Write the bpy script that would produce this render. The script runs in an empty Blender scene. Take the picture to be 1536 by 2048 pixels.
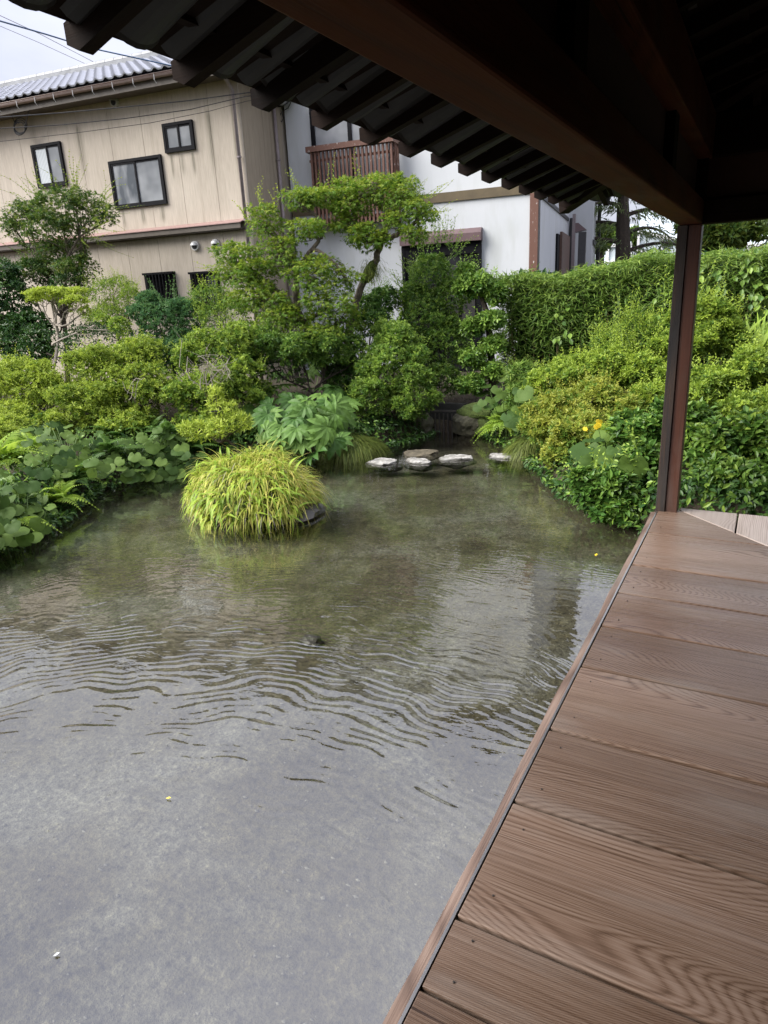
import bpy, math, random
import numpy as np
from mathutils import Matrix, Vector
random.seed(7); rng = np.random.default_rng(11)
S = bpy.context.scene; COL = S.collection
R = math.radians

# ------------------------------------------------------------------ camera, sky, sun, exposure
EYE = 1.95; FPX = 1340.0
CR = np.array([0.8746813972645008, 0.48218207016572595, -0.049324481650752205])
CU = np.array([-0.1067177884220201, 0.2908480840464565, 0.9507989827722882])
CF = np.array([-0.4728041528093143, 0.8263823831721004, -0.3058568126902952])
cd = bpy.data.cameras.new('camera'); cam = bpy.data.objects.new('camera', cd); COL.objects.link(cam)
M = Matrix.Identity(4)
for i in range(3):
    M[i][0], M[i][1], M[i][2] = CR[i], CU[i], -CF[i]
M[2][3] = EYE
cam.matrix_world = M
cd.sensor_fit = 'VERTICAL'; cd.sensor_height = 36; cd.lens = FPX / 2048 * 36; cd.clip_end = 1500; cd.clip_start = .02
S.camera = cam
S.view_settings.view_transform = 'Standard'; S.view_settings.look = 'None'
S.view_settings.exposure = 2.4; S.view_settings.gamma = 1; S.view_settings.use_curve_mapping = False
S.cycles.max_bounces = 8; S.cycles.transparent_max_bounces = 12; S.cycles.caustics_reflective = False; S.cycles.caustics_refractive = False

SUN_EL, SUN_AZ = 42.0, 228.0       # sun stands behind the camera, a little to the left (azimuth clockwise from +Y)
W = bpy.data.worlds.new('World'); S.world = W; W.use_nodes = True
nt = W.node_tree; nt.nodes.clear()
def N(t, typ, **kw):
    n = t.nodes.new(typ)
    for k, v in kw.items():
        if k.startswith('i_'): n.inputs[k[2:].replace('_', ' ')].default_value = v
        else: setattr(n, k, v)
    return n
sky = N(nt, 'ShaderNodeTexSky', sky_type='NISHITA', sun_disc=False, sun_elevation=R(SUN_EL), sun_rotation=R(SUN_AZ), dust_density=3.0)
tc = N(nt, 'ShaderNodeTexCoord')
mp = N(nt, 'ShaderNodeMapping'); mp.inputs['Scale'].default_value = (1, 1, 2.2)
nz = N(nt, 'ShaderNodeTexNoise', i_Scale=2.6, i_Detail=6, i_Roughness=.55)
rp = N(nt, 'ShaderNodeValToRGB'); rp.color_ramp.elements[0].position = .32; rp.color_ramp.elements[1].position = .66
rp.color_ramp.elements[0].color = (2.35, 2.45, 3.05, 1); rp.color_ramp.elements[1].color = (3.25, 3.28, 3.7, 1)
mx = N(nt, 'ShaderNodeMix', data_type='RGBA'); mx.inputs['Factor'].default_value = .88
bg = N(nt, 'ShaderNodeBackground'); bg.inputs['Strength'].default_value = .05
ow = N(nt, 'ShaderNodeOutputWorld')
L = nt.links.new
L(tc.outputs['Generated'], mp.inputs['Vector']); L(mp.outputs[0], nz.inputs['Vector']); L(nz.outputs['Fac'], rp.inputs['Fac'])
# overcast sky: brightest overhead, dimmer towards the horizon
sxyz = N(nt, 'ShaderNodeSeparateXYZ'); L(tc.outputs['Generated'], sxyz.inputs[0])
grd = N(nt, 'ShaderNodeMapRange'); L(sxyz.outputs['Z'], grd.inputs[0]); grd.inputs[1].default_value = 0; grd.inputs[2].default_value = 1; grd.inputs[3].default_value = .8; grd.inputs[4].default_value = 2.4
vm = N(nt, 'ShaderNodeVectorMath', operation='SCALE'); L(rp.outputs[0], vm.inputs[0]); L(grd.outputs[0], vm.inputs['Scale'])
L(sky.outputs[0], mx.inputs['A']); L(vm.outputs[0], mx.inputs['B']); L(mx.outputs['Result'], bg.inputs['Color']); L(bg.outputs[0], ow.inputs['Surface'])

sl = bpy.data.lights.new('sun', 'SUN'); sl.energy = 1.5; sl.angle = R(50); sl.color = (1, .97, .92)
so = bpy.data.objects.new('sun', sl); COL.objects.link(so)
so.location = (-4, -8, 14)
so.rotation_euler = (R(90 - SUN_EL), 0, R(180 - SUN_AZ) + math.pi)
_d = Vector((math.sin(R(SUN_AZ)) * math.cos(R(SUN_EL)), math.cos(R(SUN_AZ)) * math.cos(R(SUN_EL)), math.sin(R(SUN_EL))))
so.rotation_euler = _d.to_track_quat('Z', 'Y').to_euler()

# ------------------------------------------------------------------ helpers
TH = R(9); TV = np.array([math.cos(TH), math.sin(TH), 0]); DV = np.array([-math.sin(TH), math.cos(TH), 0])   # the houses stand turned 9 degrees
def ray(x, y): return CF + (x - 768) / FPX * CR - (y - 1024) / FPX * CU
def at(x, y, D):
    d = ray(x, y); return np.array([0, 0, EYE]) + d * (D / (d @ DV))
def atz(x, y, z):
    d = ray(x, y); return np.array([0, 0, EYE]) + d * ((z - EYE) / d[2])
def ppm(D, x=768, y=700):                      # photo pixels per metre at a place
    p = at(x, y, D) - np.array([0, 0, EYE]); return FPX / (p @ CF)

XF = {}
def set_props(o, label=None, cat=None, group=None, kind=None):
    if label: o['label'] = label
    if cat: o['category'] = cat
    if group: o['group'] = group
    if kind: o['kind'] = kind
    return o
def thing(name, label, cat, loc=(0, 0, 0), rz=0.0, group=None):
    o = bpy.data.objects.new(name, None); COL.objects.link(o)
    o.empty_display_size = .2
    o.location = tuple(float(v) for v in loc); o.rotation_euler = (0, 0, rz)
    XF[o.name] = (np.array(loc, float), rz)
    return set_props(o, label, cat, group)
def to_local(parent, V):
    loc, rz = XF[parent.name]; V = np.asarray(V, float) - loc
    if rz:
        c, s = math.cos(-rz), math.sin(-rz)
        V = np.stack([V[:, 0] * c - V[:, 1] * s, V[:, 0] * s + V[:, 1] * c, V[:, 2]], 1)
    return V
def mesh_np(name, V, F, attrs=None, smooth=False):
    """V (n,3); F list of (m,k) arrays or ragged list."""
    me = bpy.data.meshes.new(name)
    if isinstance(F, list) and (not F or not isinstance(F[0], np.ndarray)):
        lens = np.array([len(f) for f in F], np.int32); idx = np.array([i for f in F for i in f], np.int32)
    else:
        Fs = F if isinstance(F, list) else [F]
        lens = np.concatenate([np.full(len(f), f.shape[1], np.int32) for f in Fs]); idx = np.concatenate([f.ravel() for f in Fs]).astype(np.int32)
    me.vertices.add(len(V)); me.vertices.foreach_set('co', np.asarray(V, np.float32).ravel())
    me.loops.add(len(idx)); me.loops.foreach_set('vertex_index', idx)
    me.polygons.add(len(lens)); st = np.zeros(len(lens), np.int32); st[1:] = np.cumsum(lens)[:-1]
    me.polygons.foreach_set('loop_start', st)
    try: me.polygons.foreach_set('loop_total', lens)
    except Exception: pass
    me.polygons.foreach_set('use_smooth', np.full(len(lens), bool(smooth)))
    me.update(calc_edges=True)
    for k, a in (attrs or {}).items():
        at_ = me.attributes.new(k, 'FLOAT', 'POINT'); at_.data.foreach_set('value', np.asarray(a, np.float32))
    return me
def link(name, me, mat=None, parent=None):
    o = bpy.data.objects.new(name, me); COL.objects.link(o)
    if mat is not None and not me.materials: me.materials.append(mat)
    if parent is not None:
        o.parent = parent
        if parent.name in XF: XF[o.name] = XF[parent.name]
    else: XF[o.name] = (np.zeros(3), 0.0)
    return o
class MB:
    def __init__(s): s.v = []; s.f = []
    def add(s, V, F):
        n = len(s.v); s.v += [tuple(map(float, p)) for p in V]; s.f += [tuple(i + n for i in f) for f in F]; return s
    def box(s, a, b, fr=None):
        (x0, y0, z0), (x1, y1, z1) = a, b
        V = [(x0, y0, z0), (x1, y0, z0), (x1, y1, z0), (x0, y1, z0), (x0, y0, z1), (x1, y0, z1), (x1, y1, z1), (x0, y1, z1)]
        return s.add(V, [(3, 2, 1, 0), (4, 5, 6, 7), (0, 1, 5, 4), (1, 2, 6, 5), (2, 3, 7, 6), (3, 0, 4, 7)])
    def bar(s, p, q, w, h, up=(0, 0, 1)):
        p, q = np.array(p, float), np.array(q, float); d = q - p; d /= np.linalg.norm(d)
        x = np.cross(d, up); x /= np.linalg.norm(x); z = np.cross(x, d)
        V = [c + sx * x * w / 2 + sz * z * h / 2 for c in (p, q) for sx, sz in ((-1, -1), (1, -1), (1, 1), (-1, 1))]
        return s.add(V, [(0, 1, 2, 3), (7, 6, 5, 4), (4, 5, 1, 0), (5, 6, 2, 1), (6, 7, 3, 2), (7, 4, 0, 3)])
    def tube(s, P, rad, n=6, cap=True):
        P = np.asarray(P, float); m = len(P)
        rad = np.broadcast_to(np.asarray(rad, float), (m,))
        T = np.gradient(P, axis=0); T /= np.linalg.norm(T, axis=1)[:, None] + 1e-9
        ref = np.array([.31, .57, .76]); V = []
        for i in range(m):
            a = np.cross(T[i], ref); a /= np.linalg.norm(a) + 1e-9; b = np.cross(T[i], a)
            for k in range(n):
                t = 2 * math.pi * k / n; V.append(P[i] + rad[i] * (math.cos(t) * a + math.sin(t) * b))
        F = [(i * n + k, i * n + (k + 1) % n, (i + 1) * n + (k + 1) % n, (i + 1) * n + k) for i in range(m - 1) for k in range(n)]
        if cap: F += [tuple(range(n))[::-1], tuple((m - 1) * n + k for k in range(n))]
        return s.add(V, F)
    def build(s, name, mat, parent=None, house=False, smooth=False, bevel=0):
        V = np.array(s.v, float).reshape(-1, 3)
        if house: V = V[:, 0:1] * TV + V[:, 1:2] * DV + V[:, 2:3] * np.array([0, 0, 1.])
        if parent is not None: V = to_local(parent, V)
        o = link(name, mesh_np(name, V, s.f, smooth=smooth), mat, parent)
        if bevel:
            b = o.modifiers.new('bevel', 'BEVEL'); b.width = bevel; b.segments = 2; b.limit_method = 'ANGLE'
        return o
def inst(name, me, parent, mtx):
    o = bpy.data.objects.new(name, me); COL.objects.link(o); o.parent = parent; o.matrix_local = mtx; XF[o.name] = XF[parent.name]; return o
def basis_mtx(P, y, n, s, parent):
    """leaf frame: y along the leaf, n its face normal"""
    y = np.array(y, float); y /= np.linalg.norm(y); n = np.array(n, float); z = n - (n @ y) * y; z /= np.linalg.norm(z) + 1e-9; x = np.cross(y, z)
    P = to_local(parent, np.array([P]))[0]; m = Matrix.Identity(4)
    for i in range(3): m[i][0], m[i][1], m[i][2], m[i][3] = x[i] * s, y[i] * s, z[i] * s, P[i]
    return m
def rdir(n):
    v = rng.normal(size=(n, 3)); return v / np.linalg.norm(v, axis=1)[:, None]
def nrm(v): return v / (np.linalg.norm(v, axis=-1, keepdims=True) + 1e-9)

# ------------------------------------------------------------------ materials
def mat(name):
    m = bpy.data.materials.new(name); m.use_nodes = True; t = m.node_tree; t.nodes.clear()
    out = N(t, 'ShaderNodeOutputMaterial'); p = N(t, 'ShaderNodeBsdfPrincipled'); t.links.new(p.outputs[0], out.inputs['Surface'])
    return m, t, p, out
def ramp(t, cols, fac=None):
    r = N(t, 'ShaderNodeValToRGB'); cr = r.color_ramp
    while len(cr.elements) < len(cols): cr.elements.new(.5)
    for e, (p, c) in zip(cr.elements, cols): e.position = p; e.color = (*c, 1)
    if fac is not None: t.links.new(fac, r.inputs['Fac'])
    return r
def noise(t, scale, vec=None, detail=4, rough=.55, dist=0):
    n = N(t, 'ShaderNodeTexNoise', i_Scale=scale, i_Detail=detail, i_Roughness=rough, i_Distortion=dist)
    if vec is not None: t.links.new(vec, n.inputs['Vector'])
    return n
def mapping(t, src, scale=(1, 1, 1), rot=(0, 0, 0)):
    m = N(t, 'ShaderNodeMapping'); m.inputs['Scale'].default_value = scale; m.inputs['Rotation'].default_value = rot
    t.links.new(src, m.inputs['Vector']); return m.outputs[0]
def math_(t, op, a, b=None, c=None):
    m = N(t, 'ShaderNodeMath', operation=op)
    for i, v in enumerate((a, b, c)):
        if v is None: continue
        if isinstance(v, (int, float)): m.inputs[i].default_value = v
        else: t.links.new(v, m.inputs[i])
    return m.outputs[0]
def mixc(t, fac, a, b, blend='MIX'):
    m = N(t, 'ShaderNodeMix', data_type='RGBA', blend_type=blend)
    for k, v in (('Factor', fac), ('A', a), ('B', b)):
        if isinstance(v, (int, float)): m.inputs[k].default_value = v
        elif isinstance(v, tuple): m.inputs[k].default_value = (*v, 1)
        else: t.links.new(v, m.inputs[k])
    return m.outputs['Result']
def bump(t, p, h, dist=.01, strength=1):
    b = N(t, 'ShaderNodeBump'); b.inputs['Distance'].default_value = dist; b.inputs['Strength'].default_value = strength
    t.links.new(h, b.inputs['Height']); t.links.new(b.outputs[0], p.inputs['Normal']); return b
def coords(t): return N(t, 'ShaderNodeTexCoord').outputs['Object']

def plain(name, col, rough=.6, var=.25, scale=14, metal=0, bumpd=0, spec=.5):
    m, t, p, _ = mat(name); c = coords(t); n = noise(t, scale, c, 5)
    r = ramp(t, [(.25, tuple(v * (1 - var) for v in col)), (.75, tuple(min(1, v * (1 + var)) for v in col))], n.outputs['Fac'])
    t.links.new(r.outputs[0], p.inputs['Base Color']); p.inputs['Roughness'].default_value = rough; p.inputs['Metallic'].default_value = metal
    p.inputs['Specular IOR Level'].default_value = spec
    if bumpd: bump(t, p, n.outputs['Fac'], bumpd)
    return m
def leaf_mat(name, c0, c1, young, rough=.42, trans=.3, veins=False):
    m, t, p, out = mat(name)
    a = N(t, 'ShaderNodeAttribute', attribute_name='rnd'); b = N(t, 'ShaderNodeAttribute', attribute_name='young')
    r = ramp(t, [(0, c0), (1, c1)], a.outputs['Fac'])
    col = mixc(t, b.outputs['Fac'], r.outputs[0], young)
    if veins:
        oi = N(t, 'ShaderNodeObjectInfo'); r = ramp(t, [(0, c0), (1, c1)], oi.outputs['Random'])
        col = mixc(t, b.outputs['Fac'], r.outputs[0], young)
        n = noise(t, 5, coords(t), 3); col = mixc(t, math_(t, 'MULTIPLY', n.outputs['Fac'], .35), col, tuple(v * .6 for v in c0))
    t.links.new(col, p.inputs['Base Color']); p.inputs['Roughness'].default_value = rough; p.inputs['Specular IOR Level'].default_value = .27
    tr = N(t, 'ShaderNodeBsdfTranslucent'); hs = N(t, 'ShaderNodeHueSaturation'); hs.inputs['Value'].default_value = 1.5
    t.links.new(col, hs.inputs['Color']); t.links.new(hs.outputs[0], tr.inputs['Color'])
    mx = N(t, 'ShaderNodeMixShader'); mx.inputs[0].default_value = trans
    t.links.new(p.outputs[0], mx.inputs[1]); t.links.new(tr.outputs[0], mx.inputs[2]); t.links.new(mx.outputs[0], out.inputs['Surface'])
    return m
def wood_mat(name, c0, c1, c2, rough=.5, axis='X', bumpd=.004, ringn=26, spec=.5):
    """weathered plank: contour lines of a stretched field make the cathedral grain, fine fibres run along the board"""
    m, t, p, _ = mat(name); c = coords(t); oi = N(t, 'ShaderNodeObjectInfo')
    sc = {'X': (.55, 2.6, 2.6), 'Y': (2.3, .62, 2.3), 'Z': (2.3, 2.3, .5)}[axis]
    fs = {'X': (3, 230, 230), 'Y': (230, 3, 230), 'Z': (230, 230, 3)}[axis]
    cv = N(t, 'ShaderNodeCombineXYZ')
    for k, mul in (('X', 17.3), ('Y', 9.1), ('Z', 5.7)): t.links.new(math_(t, 'MULTIPLY', oi.outputs['Random'], mul), cv.inputs[k])
    va = N(t, 'ShaderNodeVectorMath', operation='ADD'); t.links.new(mapping(t, c, sc), va.inputs[0]); t.links.new(cv.outputs[0], va.inputs[1])
    field = noise(t, 1.0, va.outputs[0], 0.6, .35, .1)
    sx_ = N(t, 'ShaderNodeSeparateXYZ'); t.links.new(c, sx_.inputs[0]); cross = sx_.outputs['X' if axis == 'Y' else 'Y']
    ring = math_(t, 'SINE', math_(t, 'MULTIPLY', math_(t, 'ADD', math_(t, 'MULTIPLY', field.outputs['Fac'], .55), math_(t, 'MULTIPLY', cross, .75)), 6.283 * ringn))
    ring01 = math_(t, 'POWER', math_(t, 'MULTIPLY_ADD', ring, .5, .5), .55)
    fib = noise(t, 1, mapping(t, c, fs), 3, .6)
    cloud = noise(t, 1, va.outputs[0], 3, .5)
    lines = math_(t, 'MULTIPLY_ADD', ring01, .21, math_(t, 'MULTIPLY', fib.outputs['Fac'], .79))
    r = ramp(t, [(.30, c0), (.50, c1), (.70, c2)], lines)
    tint = ramp(t, [(.3, (.70, .62, .56)), (.5, (1, .98, .96)), (.68, (1.2, 1.2, 1.22))], cloud.outputs['Fac'])
    col = mixc(t, 1.0, r.outputs[0], tint.outputs[0], 'MULTIPLY')
    crk = noise(t, 1, mapping(t, c, {'X': (1.1, 34, 34), 'Y': (34, 1.1, 34), 'Z': (34, 34, 1.1)}[axis]), 2, .5)
    ck = ramp(t, [(.735, (1, 1, 1)), (.76, (.30, .26, .24))], crk.outputs['Fac']); col = mixc(t, 1.0, col, ck.outputs[0], 'MULTIPLY')
    wv_ = noise(t, 1, mapping(t, c, {'X': (1.4, 5, 5), 'Y': (5, 1.4, 5), 'Z': (5, 5, 1.4)}[axis]), 4, .6)
    wr = ramp(t, [(.52, (0, 0, 0)), (.72, (1, 1, 1))], wv_.outputs['Fac']); col = mixc(t, math_(t, 'MULTIPLY', wr.outputs[0], .38), col, tuple(v * 1.08 for v in (c2[0], c2[0] * .86, c2[0] * .76)))
    vr = math_(t, 'MULTIPLY_ADD', oi.outputs['Random'], .55, .68)
    cc = N(t, 'ShaderNodeCombineXYZ'); [t.links.new(vr, cc.inputs[k]) for k in 'XYZ']
    col = mixc(t, 1.0, col, cc.outputs[0], 'MULTIPLY')
    t.links.new(col, p.inputs['Base Color'])
    rr = math_(t, 'MULTIPLY_ADD', lines, .18, rough - .08); t.links.new(rr, p.inputs['Roughness'])
    bump(t, p, lines, bumpd, .55); p.inputs['Specular IOR Level'].default_value = spec
    return m

MT = {}
MT['deck'] = wood_mat('deck_wood', (.098, .060, .040), (.195, .127, .090), (.285, .205, .158), .27, 'X', .0016, 200, .6)
MT['deck_grey'] = wood_mat('deck_wood_grey', (.20, .15, .12), (.34, .28, .24), (.44, .38, .34), .45, 'Y', .002, 110)
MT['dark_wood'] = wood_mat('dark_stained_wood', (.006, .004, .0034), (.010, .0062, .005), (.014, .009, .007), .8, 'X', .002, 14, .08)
MT['beam'] = wood_mat('beam_wood', (.042, .014, .007), (.072, .024, .012), (.09, .034, .018), .75, 'Y', .002, 14, .08)
MT['post'] = wood_mat('post_wood', (.05, .014, .007), (.088, .027, .012), (.115, .04, .02), .45, 'Z', .002, 14)
MT['post_dark'] = wood_mat('charred_wood', (.010, .008, .008), (.018, .014, .013), (.06, .035, .022), .55, 'Z', .003, 10)
MT['earth_wall'] = plain('brown_plaster', (.034, .014, .008), .9, .2, 30)
MT['strip'] = plain('aluminium_strip', (.62, .60, .57), .35, .1, 30, 1)
MT['tile_dark'] = plain('dark_roof_tile', (.030, .032, .036), .6, .25, 9, 0, 0, .25)
# leaves
MT['azalea'] = leaf_mat('azalea_leaf', (.07, .13, .018), (.17, .265, .032), (.38, .46, .06), .5)
MT['azalea_green'] = leaf_mat('azalea_green_leaf', (0.041, 0.101, 0.019), (0.115, 0.216, 0.032), (.36, .46, .06), .45)
MT['azalea_orange'] = leaf_mat('azalea_orange_leaf', (.06, .14, .022), (.15, .27, .04), (.36, .37, .06), .45)
MT['glossy'] = leaf_mat('glossy_leaf', (.03, .085, .018), (.10, .21, .036), (.28, .42, .07), .3, .2)
MT['glossy_mid'] = leaf_mat('glossy_mid_leaf', (.045, .11, .022), (.13, .24, .04), (.32, .44, .07), .32, .25)
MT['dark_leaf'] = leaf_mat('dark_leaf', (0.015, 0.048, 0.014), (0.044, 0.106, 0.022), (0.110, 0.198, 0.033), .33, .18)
MT['blue_leaf'] = leaf_mat('blue_green_leaf', (0.038, 0.105, 0.042), (0.098, 0.210, 0.075), (0.154, 0.253, 0.066), .4)
MT['maple'] = leaf_mat('maple_leaf', (0.054, 0.126, 0.014), (0.144, 0.258, 0.026), (0.330, 0.363, 0.044), .5, .38)
MT['maple_dark'] = leaf_mat('maple_dark_leaf', (0.026, 0.066, 0.014), (0.072, 0.144, 0.022), (0.264, 0.308, 0.044), .5, .3)
MT['bamboo'] = leaf_mat('bamboo_leaf', (0.052, 0.115, 0.018), (0.138, 0.241, 0.040), (0.286, 0.374, 0.066), .45, .35)
MT['grass'] = leaf_mat('grass_blade', (0.161, 0.253, 0.023), (0.414, 0.506, 0.057), (0.713, 0.598, 0.196), .5, .35)
MT['sedge'] = leaf_mat('sedge_blade', (.05, .09, .016), (.13, .18, .03), (.25, .24, .06), .5, .3)
MT['frond'] = leaf_mat('fern_leaf', (0.149, 0.276, 0.029), (0.380, 0.529, 0.069), (0.575, 0.598, 0.103), .45, .35, True)
MT['frond_dark'] = leaf_mat('dark_fern_leaf', (0.036, 0.102, 0.019), (0.108, 0.204, 0.036), (0.220, 0.330, 0.055), .45, .3, True)
MT['round'] = leaf_mat('round_leaf', (.03, .075, .010), (.15, .235, .04), (.17, .25, .07), .62, .28, True)
MT['fatsia'] = leaf_mat('palmate_leaf', (.055, .135, .024), (.17, .29, .06), (.22, .30, .11), .5, .25, True)
MT['needle'] = leaf_mat('needle_leaf', (.08, .13, .05), (.19, .26, .10), (.30, .34, .13), .55, .2)
MT['far_leaf'] = leaf_mat('far_leaf', (0.060, 0.132, 0.024), (0.156, 0.264, 0.048), (0.286, 0.352, 0.066), .55, .3)
MT['bark'] = plain('bark', (.105, .085, .062), .9, .55, 22, 0, .01)
MT['twig'] = plain('pale_twig', (.30, .26, .22), .85, .3, 20)
MT['dark_bark'] = plain('dark_bark', (.05, .038, .028), .9, .4, 22, 0, .01)
MT['stem'] = plain('green_stem', (.10, .16, .04), .6, .3, 20)
MT['culm'] = plain('bamboo_culm', (.16, .13, .055), .6, .4, 14)
MT['moss'] = plain('moss', (.06, .085, .016), .95, .5, 40, 0, .01)
MT['yellow'] = plain('yellow_petal', (.75, .55, .02), .5, .15, 30)

# ------------------------------------------------------------------ ground, pond bed, water
POND = np.array([(-5.7, -6), (-5.6, 1.5), (-5.62, 3.0), (-5.85, 3.7), (-6.65, 4.9), (-6.3, 5.6), (-6.2, 6.2), (-4.85, 6.85), (-4.4, 7.9), (-4.15, 8.85), (-3.35, 8.95), (-2.45, 8.0), (-1.55, 6.4), (-.75, 5.6), (.9, 5.35), (1.15, 3.5), (1.15, -6)])
def pond_dist(x, y):
    """signed distance to the shoreline, positive on land"""
    P = np.stack([x, y], -1); best = np.full(x.shape, 1e9); inside = np.zeros(x.shape, bool)
    for a, b in zip(POND, np.roll(POND, -1, 0)):
        d = b - a; t = np.clip(((P - a) @ d) / (d @ d), 0, 1); q = a + t[..., None] * d
        best = np.minimum(best, np.hypot(P[..., 0] - q[..., 0], P[..., 1] - q[..., 1]))
        c = ((a[1] > y) != (b[1] > y)) & (x < (b[0] - a[0]) * (y - a[1]) / (b[1] - a[1] + 1e-12) + a[0]); inside ^= c
    return np.where(inside, -best, best)
def gh(x, y):
    x = np.asarray(x, float); y = np.asarray(y, float); s = pond_dist(x, y)
    land = .14 + .42 * np.clip(s / 2.2, 0, 1) ** .8
    return np.where(s > 0, np.minimum(land, .02 + s * 1.6), np.maximum(-.7, -.02 + s * 2.5))
gx = np.unique(np.concatenate([np.linspace(-300, -20, 15), np.linspace(-20, 12, 161), np.linspace(12, 300, 15)]))
gy = np.unique(np.concatenate([np.linspace(-300, -8, 15), np.linspace(-8, 16, 141), np.linspace(16, 400, 20)]))
X, Y = np.meshgrid(gx, gy); Z = gh(X, Y) + np.where(pond_dist(X, Y) > .2, .03 * np.sin(X * 2.3 + 1) * np.cos(Y * 1.9), 0)
nx, ny = len(gx), len(gy); I = np.arange(nx * ny).reshape(ny, nx)
Fq = np.stack([I[:-1, :-1], I[:-1, 1:], I[1:, 1:], I[1:, :-1]], -1).reshape(-1, 4)
m, t, p, _ = mat('garden_soil'); c = coords(t); n1 = noise(t, 3, c, 6); n2 = noise(t, 40, c, 5)
r = ramp(t, [(.3, (.035, .026, .016)), (.5, (.06, .045, .028)), (.7, (.05, .06, .018))], n1.outputs['Fac'])
t.links.new(r.outputs[0], p.inputs['Base Color']); p.inputs['Roughness'].default_value = .95; bump(t, p, n2.outputs['Fac'], .03)
set_props(link('ground', mesh_np('ground', np.stack([X, Y, Z], -1).reshape(-1, 3), Fq, smooth=True), m), kind='structure')

bx_, by_ = np.linspace(-8, 2.5, 211), np.linspace(-7, 10, 341); X, Y = np.meshgrid(bx_, by_)
Z = -.17 + .018 * np.sin(X * 1.7 + .6 * np.sin(Y * 1.3)) * np.cos(Y * 2.1) + .008 * np.sin(X * 7 + Y * 3) * np.sin(Y * 6.3 - X * 2) + rng.normal(0, .0012, X.shape)
nx, ny = len(bx_), len(by_); I = np.arange(nx * ny).reshape(ny, nx)
Fq = np.stack([I[:-1, :-1], I[:-1, 1:], I[1:, 1:], I[1:, :-1]], -1).reshape(-1, 4)
m, t, p, _ = mat('pond_sand'); c = coords(t)
n1 = noise(t, 1.1, c, 5, .6, .4); n2 = noise(t, 6.5, c, 7, .7); n3 = noise(t, 75, c, 5, .75); n4 = noise(t, 28, c, 4, .7)
r = ramp(t, [(.33, (.050, .040, .017)), (.46, (.085, .075, .042)), (.62, (.13, .125, .095))], n1.outputs['Fac'])
r2 = ramp(t, [(.3, (.55, .52, .45)), (.48, (.97, .97, .95)), (.68, (1.35, 1.36, 1.36))], n2.outputs['Fac'])
r3 = ramp(t, [(.30, (.40, .38, .35)), (.5, (1, 1, 1)), (.64, (1.3, 1.3, 1.3)), (.72, (2.6, 2.6, 2.55))], n3.outputs['Fac'])
r4 = ramp(t, [(.30, (.22, .20, .16)), (.44, (.85, .84, .82)), (.55, (1.1, 1.1, 1.1)), (.70, (1.75, 1.75, 1.7))], n4.outputs['Fac'])
col = mixc(t, 1, r.outputs[0], r2.outputs[0], 'MULTIPLY'); col = mixc(t, 1, col, r3.outputs[0], 'MULTIPLY'); col = mixc(t, 1, col, r4.outputs[0], 'MULTIPLY')
t.links.new(col, p.inputs['Base Color']); p.inputs['Roughness'].default_value = .9
hh = math_(t, 'ADD', math_(t, 'MULTIPLY', n4.outputs['Fac'], .7), math_(t, 'MULTIPLY', n3.outputs['Fac'], .3)); bump(t, p, hh, .03)
set_props(link('pond_bed', mesh_np('pond_bed', np.stack([X, Y, Z], -1).reshape(-1, 3), Fq, smooth=True), m), kind='structure')

# water: a thin sheet, Fresnel mix of mirror and see-through, ring ripples spreading from a spot near the deck
m = bpy.data.materials.new('pond_water'); m.use_nodes = True; t = m.node_tree; t.nodes.clear()
out = N(t, 'ShaderNodeOutputMaterial'); gl = N(t, 'ShaderNodeBsdfGlossy'); gl.inputs['Roughness'].default_value = .0
tr = N(t, 'ShaderNodeBsdfTransparent'); tr.inputs['Color'].default_value = (.95, .96, .93, 1)
c = coords(t); sp = N(t, 'ShaderNodeSeparateXYZ'); t.links.new(c, sp.inputs[0])
wob = noise(t, 1.7, c, 1.5); wv = math_(t, 'MULTIPLY_ADD', wob.outputs['Fac'], .9, -.45)
dx = math_(t, 'ADD', sp.outputs['X'], 1.55); dy = math_(t, 'SUBTRACT', sp.outputs['Y'], .15)
rad = math_(t, 'SQRT', math_(t, 'ADD', math_(t, 'MULTIPLY', dx, dx), math_(t, 'MULTIPLY', dy, dy)))
radw = math_(t, 'ADD', rad, math_(t, 'MULTIPLY', wv, .55))
w1 = math_(t, 'SINE', math_(t, 'MULTIPLY', radw, 6.283 / .058))
w2 = math_(t, 'SINE', math_(t, 'MULTIPLY', radw, 6.283 / .093))
br = noise(t, 4.2, c, 2); brk = math_(t, 'SMOOTH_MIN', math_(t, 'MAXIMUM', math_(t, 'MULTIPLY_ADD', br.outputs['Fac'], 4.4, -1.65), 0.05), 1.2, .2)
def band(lo, hi, soft):
    a = N(t, 'ShaderNodeMapRange', interpolation_type='SMOOTHSTEP'); t.links.new(rad, a.inputs[0]); a.inputs[1].default_value = lo - soft; a.inputs[2].default_value = lo + soft
    b = N(t, 'ShaderNodeMapRange', interpolation_type='SMOOTHSTEP'); t.links.new(rad, b.inputs[0]); b.inputs[1].default_value = hi - soft * 1.6; b.inputs[2].default_value = hi + soft * 1.6; b.inputs[3].default_value = 1; b.inputs[4].default_value = 0
    return math_(t, 'MULTIPLY', a.outputs[0], b.outputs[0])
ringh = math_(t, 'MULTIPLY', math_(t, 'MULTIPLY', math_(t, 'MULTIPLY_ADD', w2, .6, w1), band(1.5, 3.35, 1.05)), brk)
small = noise(t, 1, mapping(t, c, (5, 11, 1), (0, 0, R(-20))), 3, .5); tiny = noise(t, 1, mapping(t, c, (13, 30, 1), (0, 0, R(-25))), 2, .5)
far_r = math_(t, 'MULTIPLY', math_(t, 'MULTIPLY', math_(t, 'SINE', math_(t, 'MULTIPLY', radw, 6.283 / .047)), band(.9, 5.6, .9)), brk)
ringh = math_(t, 'MULTIPLY_ADD', far_r, .14, ringh)
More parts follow.
